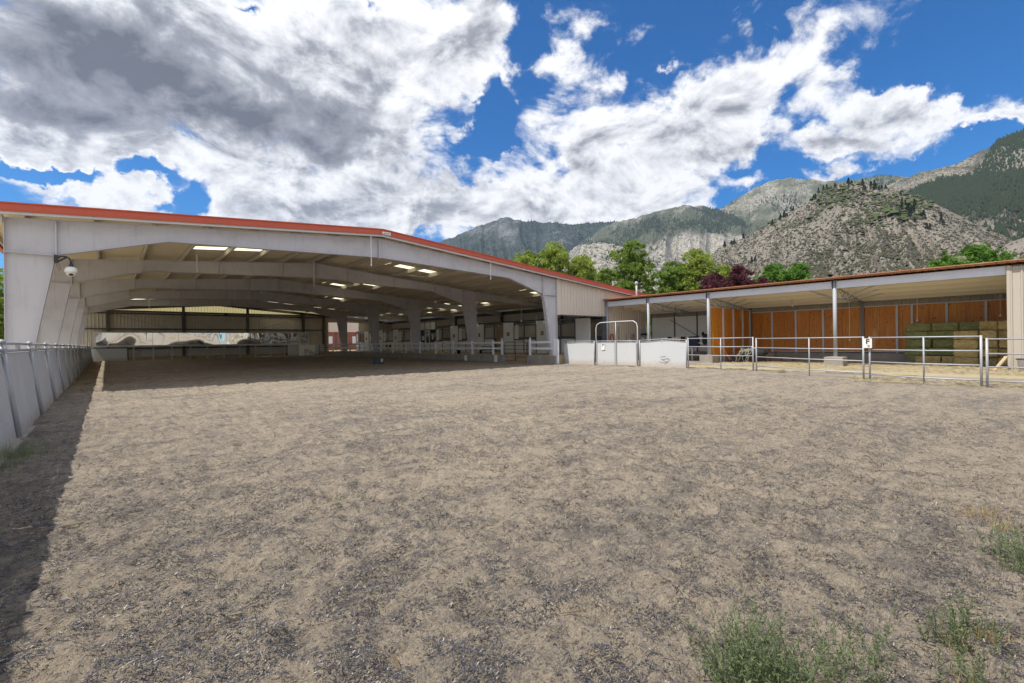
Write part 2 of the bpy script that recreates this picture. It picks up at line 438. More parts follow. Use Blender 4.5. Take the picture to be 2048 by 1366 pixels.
M['hay_green'] = material('green_hay', f_hay((.15, .17, .06), (.36, .38, .16), (.60, .59, .32)))
M['hay_gold'] = material('golden_hay', f_hay((.34, .24, .08), (.66, .52, .24), (.85, .73, .43)))
def f_sky(t):
    p = pos(t); tr = t.n('ShaderNodeBsdfTranslucent'); tr.inputs[0].default_value = (.92, .86, .60, 1)
    df = t.n('ShaderNodeBsdfDiffuse'); df.inputs[0].default_value = (.75, .68, .5, 1)
    mx = t.n('ShaderNodeMixShader'); mx.inputs[0].default_value = .12
    t.l(tr.outputs[0], mx.inputs[1]); t.l(df.outputs[0], mx.inputs[2]); return mx.outputs[0]
M['skylight'] = material('translucent_sheet', f_sky)
def f_mirror(t):
    p = pos(t)
    n = t.noise(t.map(p, scale=(1, 1, .5)), .42, 1, .5)
    return pbsdf(t, (.88, .9, .88), .02, 1.0, n.outputs[0], 1.0, .12)
M['mirror'] = material('wavy_mirror', f_mirror)
def f_glass(t): return pbsdf(t, (.03, .04, .045), .05, 0, None)
M['pane'] = material('window_glass', f_glass)
M['brick'] = painted('brick_red', (.30, .105, .07), .8, .3)
M['rubber'] = painted('black_rubber', (.018, .018, .02), .6, .3, (.08, .07, .06))
M['blue_plastic'] = painted('blue_plastic', (.02, .045, .085), .4, .2)
M['green_plastic'] = painted('green_plastic', (.015, .08, .045), .45, .3)
M['pale_sign'] = painted('pale_label', (.60, .70, .52), .5, .1)
M['rope'] = painted('pale_rope', (.42, .40, .34), .9, .3)
M['orange'] = painted('orange_paint', (.55, .13, .03), .5, .2)
M['copper'] = None
def f_roofcu(t):
    p = pos(t); n = t.noise(p, 1.0, 5, .6); c = t.ramp(n.outputs[0], [(.3, (.32, .12, .055)), (.6, (.42, .19, .09)), (.8, (.42, .26, .16))])
    return pbsdf(t, c, .5, 0, n.outputs[0], .1, .01)
M['copper'] = material('faded_red_roofing', f_roofcu)
M['shed_ceiling'] = painted('shed_roof_underside', (.78, .72, .58), .6, .15, (.4, .33, .22))
M['fascia'] = painted('shed_beam_paint', (.64, .66, .72), .5, .2, (.40, .36, .34))
M['stucco'] = painted('beige_wall_sheet', (.46, .41, .34), .6, .22, (.3, .26, .22), low=.2)
M['bulb'] = painted('lamp_glass', (.7, .68, .6), .3, .1)

# ground
def f_sand(t):
    p = pos(t)
    big = t.noise(p, .35, 4, .55); mid = t.noise(p, 2.6, 5, .6); fine = t.noise(p, 26, 5, .7)
    lump = t.noise(p, 9, 4, .65, .4)
    fib = t.noise(t.map(p, rot=(0, 0, .35), scale=(30, 100, 1)), 1.0, 4, .7, 1.5)
    fib2 = t.noise(t.map(p, rot=(0, 0, -.7), scale=(34, 100, 1)), 1.0, 4, .7, 1.5)
    fb = t.m('MAXIMUM', fib.outputs[0], fib2.outputs[0])
    band = t.noise(t.map(p, rot=(0, 0, .72), scale=(.22, 1.5, 1)), 1.0, 4, .6, .5)
    cover = t.m('ADD', t.m('MULTIPLY', big.outputs[0], .25), t.m('ADD', t.m('MULTIPLY', mid.outputs[0], .40), t.m('ADD', t.m('MULTIPLY', lump.outputs[0], .42), t.m('MULTIPLY', band.outputs[0], .35))))
    rv = t.n('ShaderNodeVectorMath', operation='DISTANCE'); t.l(p, rv.inputs[0]); rv.inputs[1].default_value = (9.0, 11.0, 0); rd = rv.outputs['Value']
    wob = t.m('ADD', rd, t.m('MULTIPLY', t.m('ADD', mid.outputs[0], big.outputs[0]), .45))
    sx_ = t.n('ShaderNodeSeparateXYZ'); t.l(p, sx_.inputs[0])
    arc = t.m('MULTIPLY', t.m('SINE', t.m('MULTIPLY', wob, 15.0)), t.m('MULTIPLY', t.ss(sx_.outputs[0], 8.5, 12.0), t.m('MULTIPLY', t.ss(rd, 3.0, 4.5), t.ss(rd, 9.0, 7.0))))
    cover = t.m('ADD', cover, t.m('MULTIPLY', arc, .035))
    k = t.ss(t.m('ADD', fb, t.m('MULTIPLY', cover, 1.0)), 1.20, 1.34)
    sand = t.ramp(fine.outputs[0], [(.25, (.23, .19, .14)), (.5, (.345, .288, .218)), (.75, (.43, .37, .29))])
    sand = t.mix(t.m('MULTIPLY', t.ss(mid.outputs[0], .35, .7), .35), sand, (.345, .285, .21))
    dk = t.ramp(t.noise(p, 60, 3, .6).outputs[0], [(.3, (.05, .05, .057)), (.6, (.105, .102, .108)), (.85, (.20, .19, .185))])
    c = t.mix(t.m('MULTIPLY', k, .66), sand, dk)
    dsp = t.voro(t.map(p, rot=(0, 0, .4), scale=(1, 1.7, 1)), 11); dsn = t.noise(p, 3.3, 3)
    c = t.mix(t.m('MULTIPLY', t.m('MULTIPLY', t.ss(dsp.outputs['Distance'], .30, .16), t.ss(dsn.outputs[0], .40, .56)), .6), c, (.07, .068, .072))
    rs = t.voro(t.map(p, rot=(0, 0, -.5), scale=(1.5, 1, 1)), 5.5)
    c = t.mix(t.m('MULTIPLY', t.ss(rs.outputs['Distance'], .34, .16), .35), c, (.37, .31, .235))
    wsp = t.voro(p, 26)
    c = t.mix(t.ss(wsp.outputs['Distance'], .055, .03), c, (.62, .58, .52))
    h = t.m('ADD', t.m('MULTIPLY', lump.outputs[0], .9), t.m('ADD', t.m('MULTIPLY', fine.outputs[0], .28), t.m('MULTIPLY', fb, .30)))
    return pbsdf(t, c, .95, 0, h, 1.0, .075, spec=.15)
M['sand'] = material('arena_sand', f_sand)
def f_dirt(t):
    p = pos(t); a = t.noise(p, .6, 6, .6); f = t.noise(p, 22, 5, .7)
    c = t.ramp(a.outputs[0], [(.3, (.21, .18, .14)), (.6, (.30, .26, .215)), (.8, (.35, .31, .26))])
    c = t.mix(t.m('MULTIPLY', f.outputs[0], .35), c, (.22, .18, .15))
    return pbsdf(t, c, .95, 0, f.outputs[0], .6, .04, spec=.2)
M['dirt'] = material('packed_dirt', f_dirt)
def f_straw(t):
    p = pos(t); a = t.noise(p, .8, 5, .6); f = t.noise(t.map(p, scale=(40, 14, 1), rot=(0, 0, .5)), 1.0, 5, .7, 1.5)
    c = t.ramp(f.outputs[0], [(.3, (.25, .195, .11)), (.5, (.40, .335, .20)), (.7, (.52, .455, .30))])
    c = t.mix(t.ss(a.outputs[0], .50, .66), c, (.40, .34, .27))
    return pbsdf(t, c, .95, 0, f.outputs[0], .8, .04, spec=.2)
M['straw'] = material('loose_straw', f_straw)
def f_floor(t):
    p = pos(t); a = t.noise(p, 1.0, 5, .6); c = t.ramp(a.outputs[0], [(.3, (.32, .235, .14)), (.7, (.48, .37, .235))])
    return pbsdf(t, c, .95, 0, a.outputs[0], .4, .03)
M['aisle'] = material('aisle_earth', f_floor)

def f_pale(t):
    p = pos(t); a = t.noise(p, .25, 5, .6); f = t.noise(p, 18, 4, .7)
    c = t.ramp(a.outputs[0], [(.35, (.42, .37, .24)), (.55, (.50, .45, .33)), (.75, (.30, .33, .14))])
    c = t.mix(t.m('MULTIPLY', f.outputs[0], .2), c, (.3, .25, .18))
    return pbsdf(t, c, .95, 0, f.outputs[0], .6, .04, spec=.2)
M['bounce_yard'] = material('dry_grass_bounce_ground', f_pale)  # dry grass ground, kept extra pale to bounce light indoors

# ------------------------------------------------------------------ ground
RX, RZ, SL = 10.33, 7.11, 0.0825
def roofz(x): return RZ - SL * abs(x - RX)
FY0, BAY = 21.9, 9.144
END_Y = FY0 + 5 * BAY

g = MB().box(-9000, 9000, -9000, 9000, -3, -0.20)
struct('ground', g, M['dirt'])
def edge_x(y):
    return np.interp(y, [-8, 1.17, 4.07, 8.8, 12.1, 70], [18.3, 19.2, 20.2, 22.7, 22.95, 22.95])
xs = np.concatenate([np.linspace(-1.2, 5.5, 250), 5.5 + (np.linspace(0, 1, 131)[1:] ** 1.6) * 17.5])
ys = np.concatenate([np.linspace(-8, -.6, 12)[:-1], np.linspace(-.6, 7.0, 260), 7.0 + (np.linspace(0, 1, 151)[1:] ** 1.7) * 60.6])
X, Y = np.meshgrid(xs, ys)
Xw = np.where(X > 5.5, 5.5 + (X - 5.5) / 17.5 * (edge_x(Y) - 5.5), X)
def sand_h(x, y):
    h = (fbm(x*1.3, y*1.3, 3) - .5) * .05 + (fbm(x*5.0 + 9, y*5.0, 3, .55) - .5) * .10 + (fbm(x*13, y*13 + 3, 3, .6) - .5) * .05
    # hoof prints: small pits with raised rims
    cx, cy = np.floor(x * 2.2), np.floor(y * 2.2)
    r1 = _lat[cx.astype(int) & 255, cy.astype(int) & 255]; r2 = _lat[(cx.astype(int) + 91) & 255, (cy.astype(int) + 37) & 255]
    dx = x*2.2 - cx - .3 - .4*r1; dy = y*2.2 - cy - .3 - .4*r2
    d = np.sqrt(dx*dx + dy*dy) / .24
    pit = -np.exp(-d*d) * .045 + np.exp(-(d - 1.35)**2 * 5) * .013
    h = h + pit * (r2 > .45)
    # harrow grooves swinging round the short side
    rr = np.sqrt((x - 9.0)**2 + (y - 22)**2)
    gm = np.exp(-((rr - 15.0) / 1.6)**2) * (x > 9) * (y < 20) 
    h = h + np.sin(rr * 2*PI/.32) * .010 * gm
    return h
Z = sand_h(Xw, Y)
V = np.stack([Xw.ravel(), Y.ravel(), Z.ravel()], 1)
nx, ny = len(xs), len(ys)
idx = np.arange(nx*ny).reshape(ny, nx)
F = np.stack([idx[:-1, :-1].ravel(), idx[:-1, 1:].ravel(), idx[1:, 1:].ravel(), idx[1:, :-1].ravel()], 1)
struct('arena_sand', raw_mesh('arena_sand', V, F, True), M['sand'])

# shredded rubber, wood chips and grit lying on the sand near the camera

def f_chip(t):
    a = t.n('ShaderNodeAttribute', attribute_name='tone'); c = a.outputs['Color']
    return pbsdf(t, c, .8, 0, None, spec=.3)
M['chip'] = material('footing_chips', f_chip)
def chips(n, seed, ext=False):
    r = np.random.default_rng(seed)
    ang = r.uniform(math.radians(-8), math.radians(96), n)
    rad = 1.2 * (13.0 / 1.2) ** (r.random(n) ** .85)
    x = rad*np.sin(ang); y = rad*np.cos(ang)
    keep = (x > -1.0) & (y > -.4) & (x < edge_x(y) - .1)
    dn = fbm(x*1.1 + 40, y*1.1, 4)
    dn2 = fbm(x*6.5 + 4, y*6.5, 3)
    keep &= r.random(n) < np.clip((dn*.45 + dn2*.9 - .57) * 5.0, .12, 1)
    x, y, rad = x[keep], y[keep], rad[keep]; n = len(x)
    size = (1 + rad * .10)
    L = r.gamma(2.2, .0058, n) * size + .004; Wd = r.uniform(.0008, .0020, n) * size
    small = r.random(n) < .45
    L = np.where(small, Wd * r.uniform(1, 2.2, n), L); Wd = np.where(small, Wd * 1.2, Wd)
    th = r.uniform(0, PI, n); z = sand_h(x, y) + r.uniform(.001, .006, n)
    tilt = r.normal(0, .22, n)
    dx, dy = np.cos(th), np.sin(th); px, py = -dy, dx
    lz = np.sin(tilt) * L * .5
    hx, hy = dx*L*.5, dy*L*.5
    V = np.empty((n, 4, 3))
    V[:, 0] = np.stack([x - hx - px*Wd, y - hy - py*Wd, z - lz], 1)
    V[:, 1] = np.stack([x + hx - px*Wd, y + hy - py*Wd, z + lz + .001], 1)
    V[:, 2] = np.stack([x + hx*.9 + px*Wd, y + hy*.9 + py*Wd, z + lz + .002], 1)
    V[:, 3] = np.stack([x - hx*.8 + px*Wd, y - hy*.8 + py*Wd, z - lz + Wd*.9], 1)
    me = raw_mesh('chips', V.reshape(-1, 3), np.arange(n*4).reshape(n, 4))
    pal = np.array([(.035, .036, .045), (.06, .06, .072), (.10, .098, .11), (.13, .125, .12), (.20, .17, .135), (.27, .23, .18), (.42, .39, .34), (.045, .048, .068)])
    pick = r.choice(8, n, p=[.16, .21, .16, .12, .12, .09, .035, .105])
    col = pal[pick] * r.uniform(.8, 1.2, (n, 1))
    at = me.color_attributes.new('tone', 'FLOAT_COLOR', 'POINT')
    at.data.foreach_set('color', np.repeat(np.c_[col, np.ones(n)], 4, axis=0).astype(np.float32).ravel())
    return me
o = link('footing_chips', chips(520000, 3), M['chip']); o['kind'] = 'stuff'

struct('outer_yard', MB().box(-60, -1.35, -40, 110, -.3, -.03), M['bounce_yard'])  # mostly unseen pale sheet, added to bounce sunlight into the barn
struct('yard', MB().box(22.96, 36, 12.3, 21.9, -.05, .0).box(18.5, 36, -9, 12.295, -.05, -.012), M['dirt'])
# straw sheet inside and before the shed
def sheet(name, x0, x1, y0, y1, z, mat, n=60, amp=.02, kind='structure', wob=.5):
    xs_ = np.linspace(0, 1, n); X_, Y_ = np.meshgrid(xs_, xs_)
    X_, Y_ = x0 + X_*(x1-x0), y0 + Y_*(y1-y0)
    e = np.minimum(np.minimum(X_ - x0, x1 - X_), np.minimum(Y_ - y0, y1 - Y_))
    Zs = z + (fbm(X_*2, Y_*2, 4) - .4) * amp - np.clip(.45*wob - e + (fbm(X_*1.5, Y_*1.5, 3) - .5)*1.2*wob, 0, 1) * .12
    V = np.stack([X_.ravel(), Y_.ravel(), Zs.ravel()], 1); i = np.arange(n*n).reshape(n, n)
    F = np.stack([i[:-1, :-1].ravel(), i[:-1, 1:].ravel(), i[1:, 1:].ravel(), i[1:, :-1].ravel()], 1)
    o = struct(name, raw_mesh(name, V, F, True), mat); o['kind'] = kind; return o
sheet('straw_litter', 23.6, 33.6, -1.5, 13.3, .03, M['straw'], 90, .05, 'stuff', 1.0)
sheet('straw_litter', 18.9, 22.4, -1.8, 5.2, -.02, M['straw'], 50, .05, 'stuff', 1.6)

# raised aisle floor and its concrete curb
struct('aisle_floor', MB().box(22.46, 23.9, 26.35, END_Y + 12, -.05, .50).box(22.46, 23.9, 21.15, 23.85, -.05, .50)
       .box(23.9, 33.8, 21.95, END_Y + 12, -.05, .50).box(23.9, 27.6, 21.15, 21.95, -.05, .50).prism([(0, 0), (1.43, 0), (1.43, .5)], (22.46, 23.85, -.02), (1, 0, 0), (0, 0, 1), (0, 2.5, 0)), M['aisle'])
cb = thing('concrete_curb', 'low weathered concrete curb carrying the white rail fence along the barn aisle', 'curb', (22.3, 26.35, 0))
yy = 26.35
r_ = random.Random(4)
while yy < 61.3:
    y2 = min(yy + r_.choice([3.0, 3.7, 4.2]), 61.35)
    if 61.35 - y2 < 1.5: y2 = 61.35
    part('curb_section', MB().box(22.16, 22.455, yy + .006, y2 - .006, -.05, .545 + r_.uniform(-.012, .012)), M['concrete'], cb, bevel=.012)
    yy = y2
part('curb_section', MB().box(22.16, 22.455, 21.12, 23.85, -.05, .55), M['concrete'], cb, bevel=.012)
part('cable_cover', MB().box(22.13, 22.158, 27.1, 27.45, .0, .50), M['white'], cb)
part('cable_cover', MB().box(22.13, 22.158, 31.0, 31.35, .0, .44), M['white'], cb)

# ------------------------------------------------------------------ the barn
barn = thing('riding_barn', 'large open fronted steel riding barn with red roof trim and tapered grey frames', 'barn', (RX, FY0, 0))
def zcol(x, k): return roofz(x) - k
TOPK = .37
def column_mb(side):
    """left column in its own plane (y = 0 at the frame)"""
    mb = MB()
    if side < 0:
        poly = [(-2.43, -.05), (-2.05, -.05), (-1.26, 4.58), (-2.43, 4.58)]
        inner = ((-2.05, -.05), (-1.26, 4.58)); outer = ((-2.43, -.05), (-2.43, 4.58)); base = (-2.6, -1.9, 0)
    else:
        poly = [(22.60, .45), (23.12, .45), (23.12, 4.58), (21.85, 4.58)]
        inner = ((22.60, .45), (21.85, 4.58)); outer = ((23.12, .45), (23.12, 4.58)); base = (22.4, 23.3, .5)
    mb.prism(poly, (0, -.006, 0), (1, 0, 0), (0, 0, 1), (0, .012, 0))
    for (a, b) in (inner, outer):
        mb.bar((a[0], 0, a[1]), (b[0], 0, b[1]), .25, .018, up=(1, 0, 0))
    mb.box(base[0], base[1], -.18, .18, base[2], base[2] + .03)
    x0, x1 = (-2.42, -1.27) if side < 0 else (21.86, 23.11)
    mb.box(x0, x1, -.125, .125, 4.585, 4.61)
    return mb
def rafter_mb(side, braces=True):
    mb = MB()
    s = side
    X_ = lambda x: x if s < 0 else 2*RX - x          # mirror about the ridge
    xo = -2.43 if s < 0 else 2*RX - 23.12
    xk = -1.26 if s < 0 else 2*RX - 21.85
    bot = [(xo, 4.615), (xk, 4.615), (1.81, 5.47), (RX - .012, 5.80)]
    top = [(RX - .012, RZ - TOPK), (xo, roofz(xo) - TOPK)]
    poly = [(X_(a), b) for a, b in bot + top]
    mb.prism(poly, (0, -.006, 0), (1, 0, 0), (0, 0, 1), (0, .012, 0))
    def fl(a, b, w=.25): mb.bar((X_(a[0]), 0, a[1]), (X_(b[0]), 0, b[1]), w, .018, up=(0, 0, 1))
    fl(bot[1], bot[2]); fl(bot[2], bot[3]); fl(top[0], top[1]); 
    mb.bar((X_(xo), 0, 4.615), (X_(xo), 0, roofz(xo) - TOPK), .25, .018, up=(1, 0, 0))
    # splice plates with bolts
    front = not braces
    def splice(x, z0, z1):
        mb.bar((X_(x) , 0, z0), (X_(x), 0, z1), .26, .035, up=(1, 0, 0))
        nb = 7
        for i in range(nb):
            z = z0 + .1 + (z1 - z0 - .2) * i / (nb - 1)
            if 1 < i < nb - 2: continue
            for yv in (-.075,):
                for dx in (-.05, .05):
                    mb.cyl((X_(x) + dx - .02, yv, z), (X_(x) + dx + .02, yv, z), .017, 6)
    splice(xk + .02, 4.42, roofz(xk) - TOPK - .02)
    splice(RX - .02, 5.76, RZ - TOPK)
    # web stiffener lines and flange braces down from the purlins
    if braces:
        for xp in PURL_L[1:-1]:
            if xp < xk + .4: continue
            zb = np.interp(xp, [b[0] for b in bot[1:]], [b[1] for b in bot[1:]])
            zt = roofz(xp) - TOPK
            if PURL_L.index(xp) % 2 == 1:
                mb.bar((X_(xp), -.03, zb + .02), (X_(xp), -.03, zt), .014, .05)
                for sy in (-1, 1):
                    mb.bar((X_(xp), sy*.03, zb + .04), (X_(xp + .05), sy*.65, zt + .25), .035, .006)
    return mb
PURL_L = [round(10.03 - 1.715*i, 3) for i in range(8)]            # left slope
PURL_R = [round(10.63 + 1.715*i, 3) for i in range(14)]           # right slope to the far eave
colL, colR = column_mb(-1).mesh('column'), column_mb(1).mesh('column')
rafL, rafR = rafter_mb(-1).mesh('rafter'), rafter_mb(1).mesh('rafter')
rafL0, rafR0 = rafter_mb(-1, False).mesh('rafter'), rafter_mb(1, False).mesh('rafter')
mbx = MB()
za, zb_ = roofz(23.13) - TOPK, roofz(33.7) - TOPK
mbx.prism([(23.13, za), (33.7, zb_), (33.7, zb_ - .38), (27.5, roofz(27.5) - TOPK - .40), (23.13, za - .62)], (0, -.006, 0), (1, 0, 0), (0, 0, 1), (0, .012, 0))
mbx.bar((23.13, 0, za - .62), (27.5, 0, roofz(27.5) - TOPK - .40), .2, .016); mbx.bar((27.5, 0, roofz(27.5) - TOPK - .40), (33.7, 0, zb_ - .38), .2, .016)
mbx.bar((23.13, 0, za), (33.7, 0, zb_), .2, .016)
aisler = mbx.mesh('aisle_rafter')
for k in range(5):
    yk = FY0 + k*BAY
    for me, nm in ((colL, 'column'), (colR, 'column'), (rafL, 'rafter'), (rafR, 'rafter'), (aisler, 'aisle_rafter')):
        if k == 0 and nm == 'aisle_rafter': continue
        if k == 0: me = {rafL.name: rafL0, rafR.name: rafR0}.get(me.name, me)
        link(nm, me, M['frame'], barn, (-RX, k*BAY, 0))
# rafters of the end frame
mb = MB()
for s in (-1, 1):
    xe = -2.43 if s < 0 else 33.8
    mb.bar((RX, END_Y - .25, RZ - TOPK - .16), (xe, END_Y - .25, roofz(xe) - TOPK - .16), .16, .34)
part('end_rafter', mb, M['girt'], barn)
# purlins
for xp in PURL_L + [-3.15] + PURL_R:
    mb = MB(); zt = roofz(xp) - .045
    d = .05 if xp < RX else -.05
    mb.box(xp - .006, xp + .006, 21.66, END_Y - .02, zt - .26, zt - .012)
    mb.box(min(xp, xp + d), max(xp, xp + d), 21.66, END_Y - .02, zt - .268, zt - .26)
    mb.box(min(xp, xp - d), max(xp, xp - d), 21.66, END_Y - .02, zt - .012, zt - .004)
    part('purlin', mb, M['purlin'], barn)
# roofing sheets with ribs; skylight sheets set between purlins
NS = 50; SWD = (END_Y + .15 - 21.5) / NS
def corr(mb, x0, x1, y0, y1, rib=.305, h=.034):
    n = max(1, round((y1 - y0) / rib)); w = (y1 - y0) / n; pr = []
    for i in range(n):
        b = y0 + i*w
        pr += [(b, 0), (b + w*.62, 0), (b + w*.70, h), (b + w*.90, h)]
    pr.append((y1, 0)); k = len(pr)
    vs = [(x0, y, roofz(x0) - .036 + z) for y, z in pr] + [(x1, y, roofz(x1) - .036 + z) for y, z in pr]
    mb.add(vs, [(i, i+1, k+i+1, k+i) for i in range(k-1)])
# rows (y) and purlin intervals (x) that are translucent; some unseen ones are added to light the aisle
sky_rows = {}
def strip_of(y): return int((y - 21.5) / SWD)
def sl(y, ivs): sky_rows.setdefault(strip_of(y), []).extend(ivs)
sl(28.7, [(PURL_L[4], PURL_L[3]), (PURL_L[3], PURL_L[2]), (PURL_R[2], PURL_R[3]), (PURL_R[3], PURL_R[4]), (PURL_R[9], PURL_R[10]), (PURL_R[10], PURL_R[11])])
sl(37.4, [(PURL_R[2], PURL_R[3]), (PURL_R[3], PURL_R[4]), (PURL_R[10], PURL_R[11]), (PURL_R[9], PURL_R[10])])
sl(40.3, [(PURL_R[2], PURL_R[3])])
sl(42.0, [(PURL_R[11], PURL_R[12]), (PURL_R[9], PURL_R[10]), (PURL_R[10], PURL_R[11])])  # first interval listed is unseen, added to brighten the aisle
sl(46.0, [(PURL_R[11], PURL_R[12]), (PURL_R[9], PURL_R[10]), (PURL_R[10], PURL_R[11]), (PURL_L[5], PURL_L[4])])  # first interval added out of sight for aisle light
sl(33.2, [(PURL_R[11], PURL_R[12]), (PURL_R[9], PURL_R[10]), (PURL_R[10], PURL_R[11])])  # whole row added to bring more light onto the aisle
sl(52.0, [(PURL_R[10], PURL_R[11]), (PURL_R[11], PURL_R[12])])  # row added for more daylight over the stalls
sl(49.8, [(PURL_R[4], PURL_R[5]), (PURL_R[9], PURL_R[10])])
sl(56.0, [(PURL_R[11], PURL_R[12]), (PURL_R[9], PURL_R[10]), (PURL_R[10], PURL_R[11]), (PURL_L[5], PURL_L[4]), (PURL_L[4], PURL_L[3])])  # first interval added behind the rafters to light the stalls
sl(61.8, [(PURL_R[9], PURL_R[10]), (PURL_R[10], PURL_R[11]), (PURL_R[2], PURL_R[3]), (PURL_R[3], PURL_R[4]), (PURL_R[6], PURL_R[7]), (PURL_L[6], PURL_L[5]), (PURL_L[5], PURL_L[4]), (PURL_L[4], PURL_L[3]), (PURL_R[5], PURL_R[6])])
sl(66.2, [(PURL_R[10], PURL_R[11]), (PURL_R[9], PURL_R[10]), (PURL_R[4], PURL_R[5]), (PURL_R[3], PURL_R[4])])
for i in range(NS):
    y0, y1 = 21.5 + i*SWD, 21.5 + (i+1)*SWD
    for xa, xb in ((-3.28, RX), (RX, 34.1)):
        cuts = sorted([iv for iv in sky_rows.get(i, []) if iv[0] >= xa - .1 and iv[1] <= xb + .1])
        mb = MB(); x = xa
        for a, b in cuts:
            if a > x: corr(mb, x, a, y0, y1)
            x = b
        if x < xb: corr(mb, x, xb, y0, y1)
        part('roof_sheet', mb, M['ceiling'], barn)
        for a, b in cuts:
            ms = MB(); corr(ms, a, b, y0 + .02, y1 - .02); part('skylight', ms, M['skylight'], barn)
mb = MB(); mb.bar((RX, 21.5, RZ + .03), (RX, END_Y + .15, RZ + .03), .4, .02); part('ridge_cap', mb, M['red'], barn)
# rake trim along the open end: red band over a pale strip
for s, xe in ((-1, -3.34), (1, 34.15)):
    za, zb_ = RZ + .02, roofz(xe) + .02
    def band(name, mat, o0, o1, y0, y1):
        m_ = MB(); m_.prism([(RX, za - o0), (xe, zb_ - o0), (xe, zb_ - o1), (RX, za - o1)], (0, y0, 0), (1, 0, 0), (0, 0, 1), (0, y1 - y0, 0))
        return part(name, m_, mat, barn)
    band('rake_trim', M['red'], 0, .255, 21.44, 21.50)
    band('rake_cap', M['red'], -.028, .012, 21.40, 21.56)
    band('rake_lip', M['red'], .235, .262, 21.415, 21.438)
    band('rake_soffit_strip', M['trim'], .262, .35, 21.46, 21.53)
part('eave_trim', MB().box(-3.44, -3.28, 21.44, END_Y + .2, 5.71, 5.98), M['red'], barn)
part('eave_strut', MB().box(-2.50, -2.44, 21.60, END_Y, 5.50, 5.75), M['purlin'], barn)
pl = part('maker_plate', MB().box(RX - .02, RX + .42, 21.425, 21.438, 6.88, 7.02), M['white'], barn)
pl.data.transform(Matrix.Identity(4))
mk = MB()
for i, (a, b) in enumerate([(.05, .35), (.09, .2), (.14, .38), (.2, .3), (.25, .38), (.3, .22), (.34, .36)]):
    mk.bar((RX + a, 21.421, 6.90 + b*.05), (RX + a + .04, 21.421, 6.93 + b*.15), .012, .012)
part('plate_marks', mk, M['dark'], pl)
# siding of the closed bays beside the opening
def siding_strip(x0, x1, y, z0, zt, rib=.305, h=.045, face=-1):
    """vertical ribbed sheet in the XZ plane; zt(x) is its top"""
    mb = MB(); n = max(1, round((x1-x0)/rib)); w = (x1-x0)/n; pr = []
    for i in range(n):
        b = x0 + i*w; pr += [(b, 0), (b + w*.70, 0), (b + w*.77, h), (b + w*.92, h)]
    pr.append((x1, 0)); k = len(pr)
    vs = [(x, y + face*d, z0) for x, d in pr] + [(x, y + face*d, zt(x)) for x, d in pr]
    vs += [(x, y - face*.012, z0) for x, d in pr] + [(x, y - face*.012, zt(x)) for x, d in pr]
    fs = [(i, i+1, k+i+1, k+i) for i in range(k-1)] + [(2*k+i, 3*k+i, 3*k+i+1, 2*k+i+1) for i in range(k-1)]
    return mb.add(vs, fs)
x = 23.40
while x < 33.9:
    x1 = min(x + .914, 33.9)
    z0 = 3.32 if x < 28.1 else -.05
    part('siding_panel', siding_strip(x, x1, 21.84, z0, lambda q_: roofz(q_) - .30), M['siding'], barn); x = x1
part('corner_trim', MB().box(23.13, 23.40, 21.76, 21.95, 3.30, roofz(23.2) - .3), M['siding'], barn)
part('base_trim', MB().box(23.13, 28.32, 21.78, 21.98, 3.26, 3.32), M['girt'], barn)
part('header_beam', MB().box(23.2, 28.2, 22.0, 22.3, 3.30, 3.62), M['girt'], barn)
part('jamb', MB().box(28.22, 28.40, 21.78, 22.0, 0, 3.30), M['stall_steel'], barn)
# back wall of the aisle (x = 33.9)
y = 21.9
while y < END_Y + .1:
    y1 = min(y + .914, END_Y + .1)
    me = siding_strip(y, y1, 0, .5, lambda q_: 4.98).mesh('siding_panel')
    me.transform(Matrix(((0, 1, 0, 33.9), (1, 0, 0, 0), (0, 0, 1, 0), (0, 0, 0, 1))))
    o = link('siding_panel', me, M['siding_in'], barn, (-RX, -FY0, 0)); y = y1
for z, h in ((3.62, .30), (4.72, .34), (2.0, .2)):
    part('girt', MB().box(33.72, 33.86, 22.1, END_Y - .1, z - h/2, z + h/2), M['girt'], barn)
for k in range(1, 5):
    part('wall_post', MB().box(33.45, 33.71, FY0 + k*BAY - .1, FY0 + k*BAY + .1, .5, 4.85), M['girt'], barn)
# end wall at the far end
x = -2.43
clz = lambda q_: min(5.60, roofz(q_) - .42)
while x < 33.85:
    x1 = min(x + .914, 33.9)
    if 23.9 < (x+x1)/2 < 28.2: z0 = 4.62
    else: z0 = .0
    part('end_wall_panel', siding_strip(x, x1, END_Y + .05, z0, clz), M['siding_in'], barn)
    if roofz((x+x1)/2) - .12 > 5.70:
        part('translucent_panel', siding_strip(x, x1, END_Y + .05, 5.60, lambda q_: max(5.605, roofz(q_) - .10)), M['skylight'], barn)
    x = x1
for xp in (.17, 6.97, 13.75, 20.58, 23.35):
    part('end_post', MB().box(xp - .14, xp + .14, END_Y - .30, END_Y - .0, .0, roofz(xp) - .5), M['girt'], barn)
for z, xa, xb in ((5.52, .3, 20.4), (5.24, -2.3, 23.2), (3.50, -2.3, 23.2), (1.3, -2.3, 23.2)):
    part('girt', MB().box(xa, xb, END_Y - .16, END_Y - .0, z - .07, z + .07), M['girt'], barn)
for sgn, xa, xb in ((1, .3, 6.8), (-1, 13.9, 20.4)):
    part('brace_rod', MB().cyl((xa if sgn > 0 else xb, END_Y - .2, 5.2), (xb if sgn > 0 else xa, END_Y - .2, 5.0) if False else (xb if sgn > 0 else xa, END_Y - .2, 3.2), .012, 6), M['girt'], barn)
part('door_jamb', MB().box(23.86, 24.0, END_Y - .2, END_Y + .1, .5, 4.62), M['white'], barn)
part('wall_lamp', MB().box(11.1, 11.5, END_Y - .45, END_Y - .18, 5.2, 5.5), M['dark'], barn)

